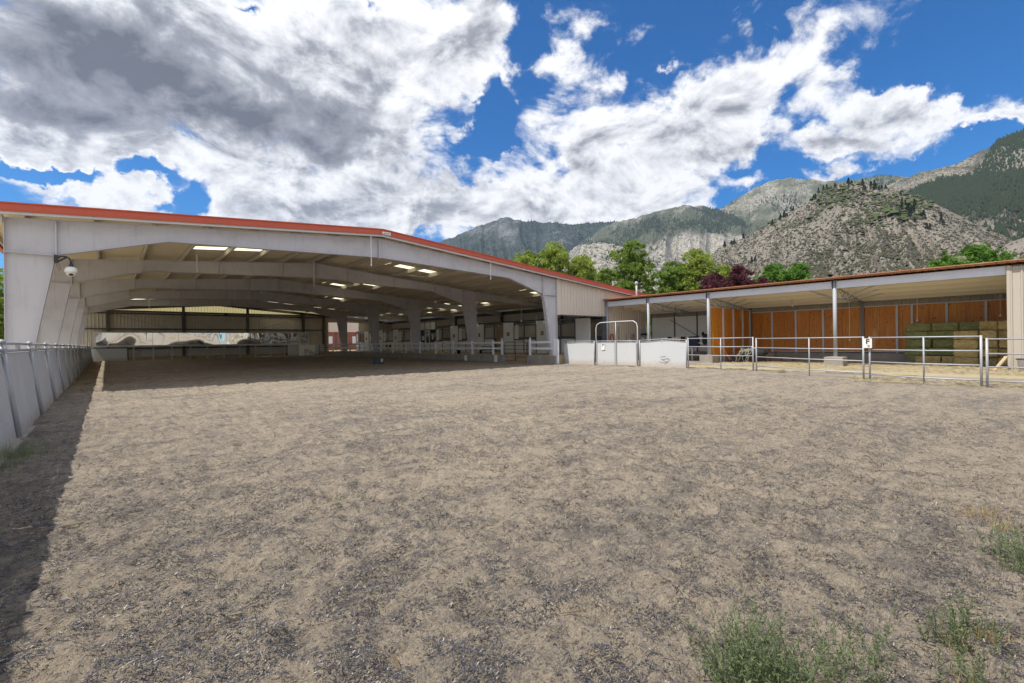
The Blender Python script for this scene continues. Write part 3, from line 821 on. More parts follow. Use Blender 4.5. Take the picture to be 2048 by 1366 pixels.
# white drop pipes of the sprinklers
drops = [(9.80, 21.62, 6.66, 5.36, 'white drop pipe hanging in front of the first rafter just left of the ridge'),
         (17.25, 21.62, 6.20, 5.28, 'white drop pipe hanging in front of the first rafter on the right slope'),
         (10.05, 30.70, 6.70, 5.25, 'white drop pipe hanging at the ridge of the second frame'),
         (3.75, 30.2, 6.42, 5.55, 'white drop pipe hanging just left of the left skylights'),
         (9.2, 40.3, 6.65, 5.60, 'short white drop pipe near the ridge of the third frame'),
         (13.8, 41.5, 6.6, 5.9, 'short white drop pipe right of the ridge beyond the third frame'),
         (8.9, 48.6, 6.65, 5.55, 'white drop pipe by the ridge of the fourth frame'),
         (3.2, 57.6, 6.3, 5.2, 'white drop pipe above the far end wall on the left slope')]
for x, y, z1, z0, lb in drops:
    t_ = thing('drop_pipe', lb, 'pipe', (x, y, z1), group='white sprinkler drops under the roof')
    part('pipe', MB().cyl((0, 0, -(z1 - z0)), (0, 0, .1), .022, 8), M['white'], t_, world=False)
    part('sprinkler_head', MB().cyl((0, 0, -(z1 - z0) - .06), (0, 0, -(z1 - z0)), .035, 8), M['white'], t_, world=False)
    part('bracket', MB().box(-.06, .06, -.03, .03, .02, .10), M['trim'], t_, world=False)
# bent branch pipe below the right skylights
solo('branch_pipe', MB().tube([(15.2, 30.2, 6.35), (16.2, 29.6, 6.30), (17.3, 29.3, 6.25), (17.35, 29.3, 5.95)], .02, 6), M['white'], 'thin bent white pipe slung under the roof below the right skylights', 'pipe', smooth=True)

# security camera
cc = thing('security_camera', 'white dome security camera on a black curved arm at the front left column', 'security camera', (-1.25, 21.72, 4.5))
part('bracket', MB().box(-.04, .06, -.07, .07, -.16, .10).bar((.02, 0, -.14), (.28, 0, .06), .05, .05), M['dark'], cc, world=False)
part('arm', MB().tube([(.0, 0, -.02), (.12, 0, .06), (.24, 0, .08), (.33, 0, .03), (.37, 0, -.08), (.375, 0, -.20)], .026, 8), M['dark'], cc, True, world=False)
part('neck', MB().lathe([(.03, .0), (.05, -.02), (.05, -.07), (.085, -.09), (.085, -.12)][::-1], (.375, 0, -.16), 12), M['dark'], cc, True, world=False)
hs_ = part('housing', MB().lathe([(.165, -.43), (.17, -.40), (.165, -.34), (.14, -.28), (.09, -.245), (.0, -.24)], (.375, 0, -.02), 20), M['white'], cc, True, world=False)
part('dome_window', MB().lathe([(.0, -.57), (.06, -.56), (.105, -.53), (.135, -.48), (.145, -.43)], (.375, 0, -.02), 20), M['bulb'], hs_, True, world=False)
part('lens', MB().lathe([(.0, -.555), (.05, -.545), (.07, -.51), (.06, -.47)], (.375, -.075, -.02), 12), M['dark'], hs_, True, world=False)
part('cable', MB().tube([(-.01, -.04, -.12), (.05, -.05, -.3), (.09, -.05, -.42), (.12, -.05, -.36), (.09, -.05, -.22), (.02, -.04, -.10)], .006, 5), M['rubber'], cc, True, world=False)

# vent pipe on the aisle roof
t_ = thing('vent_pipe', 'galvanised flue pipe with a round cap rising beside the red roof edge', 'vent pipe', (31.5, 21.1, 4.2))
part('pipe', MB().cyl((0, 0, 0), (0, 0, 1.75), .075, 14), M['galv'], t_, True, world=False)
part('cap', MB().lathe([(.12, 1.68), (.13, 1.78), (.13, 1.84), (.10, 1.90), (.02, 1.93)], (0, 0, 0), 14), M['galv'], t_, True, world=False)

# ------------------------------------------------------------------ mirror on the end wall
mir = thing('wall_mirror', 'long band of wavy mirrors along the far end wall above the rail', 'mirror', (10.1, 67.2, 1.6))
TILT = .022; nM = 9; x0m, x1m = -.86, 21.08
for i in range(nM):
    a = x0m + (x1m - x0m)*i/nM; b = x0m + (x1m - x0m)*(i+1)/nM
    zl = 1.66
    part('mirror_panel', MB().prism([(a + .01, zl), (b - .01, zl), (b - .01, 3.06), (a + .01, 3.06)], (0, 67.25 + TILT*1.66 + r_.uniform(-.01, .01), 0), (1, 0, 0), (0, -TILT, 1), (0, .02, 0)), M['mirror'], mir)
part('frame', MB().box(x0m - .08, x1m + .08, 67.22, 67.32, 3.07, 3.16).box(x0m - .08, x1m + .08, 67.22, 67.32, 1.55, 1.655).box(x0m - .08, x0m, 67.22, 67.32, 1.655, 3.07).box(x1m, x1m + .08, 67.22, 67.32, 1.655, 3.07), M['white'], mir)

# ------------------------------------------------------------------ kick walls
kw = thing('kick_wall', 'long grey outward leaning kick wall with double pipe rail on the left side', 'wall', (-1.1, 11.2, 0))
LEAN = .12
def wx_(z): return -1.12 - LEAN * z
ny_ = [11.15 + 3.62*i for i in range(-5, 16)] ; ny_[-1] = 66.6
for a, b in zip(ny_[:-1], ny_[1:]):
    d1 = r_.uniform(-.008, .008)
    for c_, d_ in ((a, (a+b)/2), ((a+b)/2, b)):
        part('kick_board', MB().prism([(wx_(-.1), -.1), (wx_(1.425), 1.425), (wx_(1.425) - .02, 1.425), (wx_(-.1) - .02, -.1)], (0, c_ + .012, 0), (1, 0, 0), (0, 0, 1), (0, d_ - c_ - .024, 0)), M['board_grey'], kw)
    for z_, r0 in ((1.585, .029), (1.462, .029)):
        xm = wx_(z_) + .02
        part('rail', MB().tube([(xm, a + .03, z_), (xm - .01, (a+b)/2, z_ + r_.uniform(-.006, .012)), (xm, b - .03, z_)], r0, 10), M['galv'], kw, True)
    part('stub', MB().box(wx_(1.5) - .01, wx_(1.5) + .05, (a+b)/2 - .03, (a+b)/2 + .03, 1.46, 1.575), M['galv'], kw)
for a in ny_:
    p_ = part('post', MB().cyl((wx_(-.1) + .03, a, -.1), (wx_(1.60) + .03, a, 1.60), .036, 10), M['galv'], kw, True)
    part('cap', MB().lathe([(.045, 0), (.048, .025), (.035, .05), (.0, .06)], (wx_(1.6) + .03, a, 1.59), 10), M['galv'], p_, True)
    part('clamp', MB().cyl((wx_(1.45) + .03, a, 1.42), (wx_(1.45) + .03, a, 1.50), .046, 10), M['galv'], p_)
part('footing', MB().box(-1.20, -1.02, -7, 12.6, -.06, .025), M['concrete'], kw)
tg = solo('marker_tag', MB().prism([(-.05, 0), (.05, 0), (.015, .38), (-.015, .38)], (wx_(.95) + .012, 17.9, .93), (0, 1, 0), (-LEAN, 0, 1), (.01, 0, 0)), M['white'], 'small white wedge tag hanging on the grey kick wall under the rail', 'tag')
solo('white_rod', MB().cyl((-1.25, 60.5, 1.5), (-1.22, 60.5, 2.55), .04, 8), M['white'], 'short white upright rod on the far end of the left kick wall', 'rod')

fk = thing('end_kick_wall', 'low kick wall with pale top rail and posts under the long mirror', 'wall', (10, 66.9, 0))
part('top_rail', MB().box(1.75, 21.2, 66.72, 66.86, 1.50, 1.57), M['white'], fk)
for i in range(11):
    xp = 2.29 + i*1.74
    part('post', MB().box(xp - .055, xp + .055, 66.74, 66.86, 0, 1.50), M['trim'], fk)
xx = 1.8
for i in range(8):
    x2 = xx + 2.17
    part('base_board', MB().box(xx + .01, x2 - .01, 66.92, 66.97, 0, .34 + r_.uniform(-.03, .08)), M['aisle'], fk); xx = x2
part('kick_panel', MB().prism([(66.74, 0), (66.98, 1.33), (67.0, 1.33), (66.76, 0)], (-1.25, 0, 0), (0, 1, 0), (0, 0, 1), (2.97, 0, 0)), M['board'], fk)
part('brace', MB().bar((1.80, 66.62, 0), (1.80, 67.0, 1.35), .06, .06), M['dark'], fk)
part('kick_panel', MB().prism([(66.5, 0), (66.6, 1.45), (66.62, 1.45), (66.52, 0)], (18.3, 0, 0), (0, 1, 0), (0, 0, 1), (1.35, 0, 0)), M['board'], fk)
part('kick_panel', MB().prism([(66.4, 0), (66.5, 1.45), (66.52, 1.45), (66.42, 0)], (19.67, 0, 0), (0, 1, 0), (0, 0, 1), (2.1, 0, 0)), M['vinyl'], fk)
part('kick_panel', MB().prism([(66.5, 0), (66.6, 1.45), (66.62, 1.45), (66.52, 0)], (21.79, 0, 0), (0, 1, 0), (0, 0, 1), (1.3, 0, 0)), M['board'], fk)
part('corner_rail', MB().cyl((-1.25, 66.7, 1.50), (1.8, 66.7, 1.50), .03, 8), M['galv'], fk)

st = thing('mounting_steps', 'small blue tube framed mounting steps before the white far kick panel', 'steps', (20.6, 65.2, 0))
f_ = MB()
for i, z in enumerate((.70, .50, .32, .15)):
    xs0 = -.5 + i*.32
    part('tread', MB().box(xs0, xs0 + .34, -.25, .25, z - .02, z + .02), M['blue_plastic'], st, world=False)
for sx in (-.48, .15):
    for sy in (-.24, .24):
        f_.cyl((sx, sy, 0), (sx, sy, .70 if sx < 0 else .5), .02, 6)
for sy in (-.24, .24):
    f_.tube([(-.5, sy, .70), (-.55, sy, .9), (.1, sy, .75), (.78, sy, .12), (.8, sy, 0)], .016, 6)
part('frame', f_, M['blue_plastic'], st, world=False)

bx = thing('mounting_block', 'dark blue plastic block with pale green label lying on the shaded arena sand', 'mounting block', (15.05, 32.2, 0), .75)
part('body', MB().box(-.45, -.02, -.3, .3, 0, .36), M['blue_plastic'], bx, bevel=.03, world=False)
part('step', MB().box(0, .42, -.28, .28, 0, .2), M['blue_plastic'], bx, bevel=.03, world=False)
part('opening', MB().box(-.46, -.30, -.302, -.296, .02, .26), M['dark'], bx, world=False)
part('label_plate', MB().box(-.34, .02, -.34, -.305, .14, .40), M['pale_sign'], bx, world=False)
part('label_band', MB().box(-.30, -.08, -.35, -.342, .18, .36), M['white'], bx, world=False)

# ------------------------------------------------------------------ white vinyl fence on the curb
def horse_finial():
    pts = [(-.055, 0), (.06, 0), (.055, .05), (.085, .08), (.10, .10), (.085, .125), (.05, .115), (.035, .15), (.02, .185), (.005, .15), (-.03, .13), (-.06, .07)]
    return MB().prism(pts, (-.02, 0, 0), (0, 1, 0), (0, 0, 1), (.04, 0, 0))
def vinyl_fence(label, ys_, zb, finials):
    t_ = thing('rail_fence', label, 'fence', (22.3, ys_[0], zb))
    for i, y in enumerate(ys_):
        zb_i = zb if y > 21.2 else 0.0
        p_ = part('post', MB().box(22.24, 22.365, y - .063, y + .063, zb_i, 1.60), M['vinyl'], t_)
        if y in finials:
            f_ = horse_finial(); f_.v = [(a + 22.3, -b + y, c + 1.625) for a, b, c in f_.v]
            part('horse_head_cap', f_, M['vinyl'], p_)
        part('cap', MB().lathe([(.095, 0), (.095, .018), (.0, .055)], (22.302, y, 1.60), 4), M['vinyl'], p_)
    for a, b in zip(ys_[:-1], ys_[1:]):
        if a < 21.2 and b < 21.6: continue
        for z in (1.44, 1.02):
            part('rail', MB().box(22.275, 22.33, a + .05, b - .05, z - .068, z + .068), M['vinyl'], t_)
    return t_
FY = [26.7, 27.75, 30.45, 33.2, 35.98, 38.75, 41.5, 44.3, 47.1, 49.9, 52.75, 55.5, 58.3, 61.1]
vinyl_fence('long white two rail fence on the curb running down the barn aisle', FY, .54, (26.7, 61.1))
vinyl_fence('short white two rail fence section with a horse head cap beside the front column', [21.02, 21.28, 23.65], .55, (23.65,))

def letter_sign(txts, loc, w, h, face, label, parent_name='letter_sign', small=None):
    """face: unit vector the sign looks along"""
    t_ = thing(parent_name, label, 'sign', loc)
    fx, fy = face; ang = math.atan2(fx, -fy)
    t_.rotation_euler = (0, 0, ang)
    part('board', MB().box(-w/2, w/2, 0, .012, -h/2, h/2), M['white'], t_, world=False)
    for (ch, size, x, z) in txts:
        cu = bpy.data.curves.new('letter', 'FONT'); cu.body = ch; cu.size = size; cu.extrude = .003; cu.align_x = 'CENTER'; cu.align_y = 'CENTER'; cu.offset = size*.022
        tmp = bpy.data.objects.new('tmp', cu); C.objects.link(tmp); bpy.context.view_layer.update()
        me = bpy.data.meshes.new_from_object(tmp); bpy.data.objects.remove(tmp)
        me.materials.clear(); o = link('letter', me, M['dark'], t_, (x, -.005, z), (PI/2, 0, 0))
    return t_
letter_sign([('B', .20, 0, .04)], (22.26, 34.6, 1.42), .20, .32, (-1, 0), 'tiny white arena letter B sign on the long white fence')

# green pipe gate in the curb opening
gt = thing('pipe_gate', 'dark green five bar pipe gate between the two white fence sections', 'gate', (22.3, 23.95, 0))
ga, gb = 23.98, 26.4
part('frame', MB().tube([(22.3, ga, .02), (22.3, ga, 1.30), (22.3, ga + .06, 1.42), (22.3, ga + .2, 1.48), (22.3, gb - .2, 1.48), (22.3, gb - .06, 1.42), (22.3, gb, 1.30), (22.3, gb, .02)], .024, 8), M['green_pipe'], gt, True)
for z in (.12, .40, .68, .96, 1.22):
    part('bar', MB().cyl((22.3, ga, z), (22.3, gb, z), .016, 8), M['green_pipe'], gt, True)
part('upright', MB().cyl((22.3, (ga+gb)/2, .05), (22.3, (ga+gb)/2, 1.48), .02, 8), M['green_pipe'], gt, True)
part('hinge_post', MB().cyl((22.3, ga - .12, 0), (22.3, ga - .12, 1.5), .035, 8), M['blue_plastic'], gt, True)
# far pipe gate beside the end of the long fence
gt = thing('pipe_gate', 'small dark pipe gate at the far end of the aisle beyond the long fence', 'gate', (22.3, 62.0, 0))
for z in (.3, .55, .8, 1.05, 1.3):
    part('bar', MB().cyl((22.3, 61.5, z), (22.3, 66.3, z), .025, 6), M['green_pipe'], gt, True)
part('upright', MB().cyl((22.3, 63.9, .1), (22.3, 63.9, 1.3), .03, 6).cyl((22.3, 66.3, 0), (22.3, 66.3, 1.4), .03, 6), M['green_pipe'], gt)

# ------------------------------------------------------------------ white kick boards and arched gate on the right
XW = 22.92
def kick_section(label, y0, y1, name='kick_panel', stub=True, wave=0.0, skew=0):
    t_ = thing(name, label, 'wall panel', (XW, y0, 0))
    x0, x1 = XW + skew, XW
    mb = MB()
    n = 8
    for i in range(n):
        pass
    ax = Vector((x1 - x0, y1 - y0, 0)); L = ax.length; ax.normalize(); nn = Vector((-1, 0, 0))
    mbp = MB(); nu, nv = 14, 6; vs = []; fs = []
    for j in range(nv + 1):
        for i in range(nu + 1):
            u_, v_ = i/nu, j/nv
            d = math.sin(u_*PI*2.3 + v_*2) * .012 + (random.Random(i*31 + j).random() - .5) * .006
            top = 1.355 + wave * math.sin(u_*PI) * .06 * (v_ == 1)
            p_ = Vector((x0, y0 + .05, 0)) + ax * (u_ * (L - .1)); vs.append((p_.x + d, p_.y, -.06 + v_ * (top + .06)))
    k = len(vs)
    vs += [(a + .015, b, c) for a, b, c in vs]
    for j in range(nv):
        for i in range(nu):
            a = j*(nu+1) + i
            fs.append((a, a+1, a+nu+2, a+nu+1)); fs.append((k+a, k+a+nu+1, k+a+nu+2, k+a+1))
    mbp.add(vs, fs)
    part('board', mbp, M['board'], t_, True)
    def P(s, z, off=0): q_ = Vector((x0, y0, z)) + ax * s; q_.x += off; return q_
    part('top_rail', MB().tube([P(.0, 1.48), P(L*.5, 1.48 + wave*.07), P(L, 1.48)], .021, 8), M['galv'], t_, True)
    part('lower_rail', MB().tube([P(.0, 1.385), P(L*.5, 1.385 + wave*.06), P(L, 1.385)], .02, 8), M['galv'], t_, True)
    for s_ in (.03, L - .03):
        part('post', MB().cyl(P(s_, -.05, -.03), P(s_, 1.50, -.03), .032, 8), M['galv'], t_, True)
    if stub: part('stub', MB().cyl(P(L/2, 1.34), P(L/2, 1.46 + wave*.05), .018, 8), M['galv'], t_, True)
    return t_
kick_section('white kick board panel next to the white fence end, half shaded', 18.42, 21.0)
cr = kick_section('white kick board panel with dark cracks low in the middle', 12.32, 15.22, wave=1.0)
ck = MB()
for (a, b, c_, d_) in ((13.9, .55, 13.55, .60), (13.85, .42, 13.45, .47), (13.75, .40, 13.50, .28), (13.45, .50, 13.30, .40), (13.95, .30, 13.6, .22), (13.6, .22, 13.38, .36)):
    ck.bar((XW - .016, a, b), (XW - .016, c_, d_), .008, .016)
part('crack', ck, M['girt'], cr)
ag = thing('arched_gate', 'white boarded double gate under a tall pale pipe arch', 'gate', (XW, 15.33, 0))
for a, b in ((15.36, 16.80), (16.88, 18.30)):
    part('board', MB().box(XW - .01, XW + .01, a + .05, b - .05, .02, 1.35), M['board'], ag)
    for z in (1.385, 1.475):
        part('rail', MB().cyl((XW, a, z), (XW, b, z), .022, 8), M['galv'], ag, True)
part('arch', MB().tube([(XW, 15.33, .0), (XW, 15.33, 2.25), (XW, 15.40, 2.48), (XW, 15.62, 2.62), (XW, 16.85, 2.62), (XW, 18.0, 2.60), (XW, 18.24, 2.48), (XW, 18.32, 2.25), (XW, 18.32, 0)], .028, 10), M['trim'], ag, True)
part('mid_post', MB().cyl((XW, 16.84, 1.4), (XW, 16.84, 2.62), .022, 8), M['trim'], ag, True)
part('gate_stile', MB().box(XW - .035, XW + .03, 16.78, 16.90, 0, 1.48), M['galv'], ag)
part('gate_stile', MB().box(XW - .035, XW + .03, 15.37, 15.43, 0, 1.48), M['galv'], ag)
part('gate_stile', MB().box(XW - .035, XW + .03, 18.22, 18.28, 0, 1.48), M['galv'], ag)
part('latch', MB().box(XW - .09, XW - .03, 15.27, 15.36, 1.28, 1.36), M['galv'], ag)
letter_sign([('P', .24, 0, .08)], (XW - .055, 17.75, 1.14), .23, .42, (-1, 0), 'white arena letter P sign on the arched gate')

# ------------------------------------------------------------------ galvanised pipe panels
def pipe_panel(label, a, b, mids=(.5,), h=1.55, zs=(1.55, 1.13, .70, .27), rr=.021):
    a, b = Vector((a[0], a[1], 0)), Vector((b[0], b[1], 0))
    t_ = thing('pipe_fence_panel', label, 'fence panel', a, group='galvanised pipe panels along the right side')
    for z in zs:
        sag = r_.uniform(-.015, .0)
        part('rail', MB().tube([a + Vector((0, 0, z)), (a+b)/2 + Vector((0, 0, z + sag)), b + Vector((0, 0, z))], rr, 10), M['galv'], t_, True)
    for p_ in (a, b):
        part('post', MB().cyl(p_ + Vector((0, 0, -.1)), p_ + Vector((0, 0, h + .03)), .031, 10), M['galv'], t_, True)
    for m_ in mids:
        c_ = a + (b - a)*m_
        part('upright', MB().cyl(c_ + Vector((0, 0, .0)), c_ + Vector((0, 0, h)), .025, 10), M['galv'], t_, True)
    return t_
pipe_panel('four rail pipe panel between the cracked white board and the tub of ropes', (22.76, 12.18), (22.66, 8.93), (.53,))
pipe_panel('four rail pipe panel before the reddish blocks, ending at the letter F', (22.60, 8.76), (20.14, 4.22), (.56,), zs=(1.50, 1.08, .66, .24), h=1.50)
pipe_panel('four rail pipe panel in front of the hay with one upright', (20.05, 4.02), (19.12, 1.22), (.53,), zs=(1.48, 1.06, .64, .2), h=1.48)
pipe_panel('four rail pipe panel at the right edge before the beige wall', (19.10, 1.10), (18.72, -3.2), (.6,), zs=(1.40, .98, .60, .2), h=1.40)
letter_sign([('F', .24, 0, .05), ('D', .085, .03, -.10)], (19.92, 4.05, 1.29), .24, .33, (-.98, -.2), 'white arena letter F sign wired to the double pipe post')
solo('gate_chain', MB().tube([(22.62, 8.98, 1.12), (22.60, 8.85, 1.05), (22.58, 8.74, 1.12)], .012, 6), M['white'], 'pale chain joining the paired pipe posts beside the rope tub', 'chain')

# ------------------------------------------------------------------ open shed on the right
SX = 28.5; SB = 34.5
shed = thing('open_shed', 'long open fronted shed with faded red roof, pipe posts and stained wood back wall', 'shed', (SX, 13.87, 0))
def sz(x): return 4.56 - (x - 28.2) * .105
# roofing sheets
y = -6.0
while y < 22.6:
    y1 = y + .915
    mb = MB(); pr = []
    for i in range(3):
        b = y + i*.305; pr += [(b, 0), (b + .20, 0), (b + .225, .045), (b + .28, .045)]
    pr.append((y1, 0)); k = len(pr)
    mb.add([(28.2, a, sz(28.2) + c_) for a, c_ in pr] + [(34.9, a, sz(34.9) + c_) for a, c_ in pr], [(i, i+1, k+i+1, k+i) for i in range(k-1)])
    for i in range(3):      # lapped front flashing tongues
        b = y + i*.305; mb.box(28.185, 28.20, b + .015, b + .285, sz(28.2) - .06, sz(28.2) + .035)
    part('roof_sheet', mb, M['copper'], shed); y = y1
part('eave_flashing', MB().box(28.12, 28.183, -6, 22.75, sz(28.2) + .012, sz(28.2) + .05), M['copper'], shed)
part('ceiling_liner', MB().prism([(28.62, sz(28.62) - .09), (34.45, sz(34.45) - .09), (34.45, sz(34.45) - .075), (28.62, sz(28.62) - .075)], (0, -5.9, 0), (1, 0, 0), (0, 0, 1), (0, 27.6, 0)), M['shed_ceiling'], shed)
for i in range(5):
    xp = 29.5 + i*1.15
    part('purlin', MB().box(xp - .03, xp + .03, -5.8, 21.7, sz(xp) - .30, sz(xp) - .095), M['shed_ceiling'], shed)
PY = [21.7, 18.16, 13.87, 7.15, .95]
for a, b in zip(PY[1:], PY[:-1]):
    w0, w1 = (a + .10, b - .10)
    part('fascia_beam', MB().box(28.44, 28.56, w0, w1, 4.04, 4.41), M['fascia'], shed)
for i, yp in enumerate(PY[:-1]):
    zb = .0 if i < 2 else .50
    p_ = part('post', MB().cyl((SX, yp, zb), (SX, yp, 4.46), .088, 14), M['post_paint'], shed, True)
    part('cap_plate', MB().box(SX - .10, SX + .1, yp - .095, yp + .095, 4.05, 4.44) if False else MB().box(SX - .11, SX + .09, yp - .13, yp - .10, 4.02, 4.44).box(SX - .11, SX + .09, yp + .10, yp + .13, 4.02, 4.44), M['galv'], p_)
    if i >= 2:
        part('base_plate', MB().box(SX - .15, SX + .15, yp - .15, yp + .15, .50, .52), M['galv'], p_)
        part('pier', MB().box(SX - .42, SX + .42, yp - .42, yp + .42, -.05, .50), M['concrete'], shed, bevel=.02)
# trusses from the posts to the back, with braces to the purlins
for yp in PY[1:-1]:
    mb = MB()
    zt0, zt1 = sz(28.7) - .36, sz(34.4) - .34
    mb.bar((28.6, yp, zt0), (34.4, yp, zt1), .07, .07); mb.bar((28.9, yp, zt0 - .05), (30.0, yp, 3.62), .05, .05); mb.bar((30.0, yp, 3.62), (34.3, yp, 3.46), .07, .07)
    nseg = 7
    for i in range(nseg):
        xa = 30.0 + i*.6; xb = xa + .3
        zc = lambda x: zt0 + (zt1 - zt0)*(x - 28.6)/5.8; zd = lambda x: 3.62 - (x - 30)*.037
        mb.bar((xa, yp, zd(xa)), (xb, yp, zc(xb)), .03, .03); mb.bar((xb, yp, zc(xb)), (xa + .6, yp, zd(xa + .6)), .03, .03)
    part('truss', mb, M['galv'], shed)
    for xb in (29.5, 30.65, 31.8):
        for s_ in (-1, 1):
            part('knee_brace', MB().bar((xb, yp, 3.55), (xb, yp + s_*1.5, sz(xb) - .28), .05, .05), M['galv'], shed)
        part('hanger', MB().bar((xb, yp, 3.52), (xb, yp, sz(xb) - .3), .05, .05), M['shed_ceiling'], shed)
# back wall: stem wall, stained boards between steel studs, block courses above
part('stem_wall', MB().box(33.9, 34.9, -5.8, 21.8, -.05, .55), M['concrete'], shed)
part('wall_backing', MB().box(34.62, 34.75, -5.8, 21.8, .55, 3.80), M['girt'], shed)
studs = [13.72, 12.32, 10.86, 9.30, 7.25, 5.62, 4.95, 3.50, 2.00, .95]
pairs = list(zip(studs[1:], studs[:-1]))
for a, b in pairs:
    n = 2 if b - a > 1.3 else 1
    for i in range(n):
        c_, d_ = a + (b-a)*i/n, a + (b-a)*(i+1)/n
        part('wall_plank', MB().box(34.56, 34.60, c_ + .008, d_ - .008, .66, 3.30), M['ply'], shed)
part('sill_angle', MB().box(34.48, 34.60, .95, 13.7, .60, .655), M['fascia'], shed)
part('head_angle', MB().box(34.48, 34.60, .95, 13.7, 3.305, 3.36), M['fascia'], shed)
for i, ys__ in enumerate(studs[:-1]):
    w = .17 if i in (0, 4) else .10
    part('stud', MB().box(34.46, 34.555, ys__ - w/2, ys__ + w/2, .56, 3.32 if w < .15 else 3.8), M['fascia'] if w < .15 else M['stall_steel'], shed)
for row, z in enumerate((3.37, 3.585)):
    yb = .95 + (.2 if row else 0)
    while yb < 21.6:
        part('block', MB().box(34.50 + r_.uniform(-.004, .004), 34.61, yb + .006, min(yb + .40, 21.7) - .006, z, z + .203), M['block'], shed)
        yb += .405
# cross wall at the third post
xs_w = [28.68, 30.25, 31.75, 33.2, 34.4]
for a, b in zip(xs_w[:-1], xs_w[1:]):
    for i in range(2):
        c_, d_ = a + (b-a)*i/2, a + (b-a)*(i+1)/2
        part('wall_plank', MB().box(c_ + .008, d_ - .008, 13.78, 13.82, .45, 3.50), M['ply'], shed)
for x in xs_w[1:]:
    part('stud', MB().box(x - .05, x + .05, 13.70, 13.775, .0, 3.52), M['fascia'], shed)
part('cross_wall_footing', MB().box(28.9, 34.3, 13.72, 13.98, -.05, .44), M['concrete'], shed)
part('cross_wall_sheet', MB().box(28.68, 34.4, 13.84, 13.88, .45, 3.55), M['stall_white'], shed)
# white panelled back wall of the tack bay
yw = [14.0, 15.9, 17.7, 19.6, 21.7]
for a, b in zip(yw[:-1], yw[1:]):
    part('white_panel', MB().box(34.52, 34.58, a + .05, b - .05, .56, 3.34), M['stall_white'], shed)
for i, a in enumerate(yw[:-1]):
    w = .2 if i == 0 else .07
    part('stud', MB().box(34.44, 34.515, a - w/2, a + w/2, .56, 3.7), M['stall_steel'], shed)
part('brace_rod', MB().cyl((34.40, 19.9, 3.1), (34.40, 17.6, 1.75), .02, 6), M['dark'], shed)
# closed bay on the right
y = .95
while y > -6:
    me = siding_strip(y - .915, y, 0, -.05, lambda q_: 4.36, face=-1).mesh('wall_sheet')
    me.transform(Matrix(((0, 1, 0, 28.40), (1, 0, 0, 0), (0, 0, 1, 0), (0, 0, 0, 1))))
    link('wall_sheet', me, M['stucco'], shed, (-SX, -13.87, 0)); y -= .915
part('corner_trim', MB().box(28.34, 28.62, .93, 1.03, -.05, 4.40), M['stucco'], shed)
part('side_sheet', MB().box(28.62, 34.6, .90, .94, -.05, 4.2), M['stucco'], shed)
# hanging lamps
for x, y, z, lb in ((31.5, 17.8, 3.15, 'bare lamp hanging in the white panelled bay of the shed'), (31.8, 10.2, 3.5, 'small lamp under the shed roof before the stained planks')):
    t_ = thing('hanging_lamp', lb, 'lamp', (x, y, z))
    part('cord', MB().cyl((0, 0, .05), (0, 0, sz(x) - z - .1), .008, 5), M['dark'], t_, world=False)
    part('bulb', MB().lathe([(.0, -.08), (.05, -.05), (.06, 0), (.03, .06), (.02, .09)], n=10), M['bulb'], t_, True, world=False)
for y, z0, lb in ((7.7, 1.35, 'thin white pull cord with a knob hanging before the planks'), (4.6, 2.4, 'thin white cord hanging above the green hay'), (1.45, 2.5, 'thin white cord hanging above the golden hay')):
    t_ = thing('pull_cord', lb, 'cord', (33.6, y, z0))
    part('cord', MB().cyl((0, 0, 0), (0, 0, 3.72 - z0), .012, 5), M['white'], t_, world=False)
    part('knob', MB().lathe([(.0, -.08), (.05, -.05), (.05, .02), (.0, .05)], n=8), M['white'], t_, True, world=False)

# ------------------------------------------------------------------ hay
def bale_mesh(seed, L=1.00, W_=.52, H=.405):
    rr = np.random.default_rng(seed); bm = bmesh.new()
    bmesh.ops.create_cube(bm, size=1)
    bmesh.ops.subdivide_edges(bm, edges=bm.edges, cuts=7, use_grid_fill=True)
    for v in bm.verts:
        c_ = v.co.copy(); 
        for ax_, s_ in ((0, W_), (1, L), (2, H)): v.co[ax_] *= s_
        e = sum(1 for q_ in c_ if abs(q_) > .49)
        if e > 1: v.co *= .94
        v.co += Vector(rr.normal(0, .016, 3))
        for yt in (-.25, .25):           # twine draws the bale in
            if abs(c_.y - yt) < .08 : v.co.x *= .965; v.co.z *= .955
    # stray stalks
    for i in range(150):
        f = rr.integers(0, 3); s_ = rr.choice([-1, 1]); p_ = rr.uniform(-.5, .5, 3); p_[f] = .5*s_
        base = Vector((p_[0]*W_, p_[1]*L, p_[2]*H)); d = Vector(rr.normal(0, 1, 3)); d[f] = abs(d[f])*s_*.7; d.normalize()
        a_ = d.orthogonal().normalized()*.004; l_ = rr.uniform(.03, .10)
        vs = [bm.verts.new(base - a_), bm.verts.new(base + a_), bm.verts.new(base + d*l_)]
        bm.faces.new(vs)
    me = bpy.data.meshes.new('hay_bale'); bm.to_mesh(me); bm.free(); 
    return me
bmg = [bale_mesh(10 + i) for i in range(3)]; bmy = [bale_mesh(20 + i) for i in range(3)]
for me in bmg: me.materials.append(M['hay_green'])
for me in bmy: me.materials.append(M['hay_gold'])
rowname = ['bottom', 'second', 'third', 'fourth', 'top']
colname = ['leftmost', 'second', 'third', 'rightmost']
def bale(meshes, x, y, z, label, group, rot=0.0, s=(1, 1, 1)):
    o = link('hay_bale', r_.choice(meshes), None, None, (x + r_.uniform(-.03, .03), y + r_.uniform(-.02, .02), z), (0, r_.uniform(-.015, .015), rot + r_.uniform(-.03, .03)))
    o.scale = s
    tag(o, label, 'hay bale', group); return o
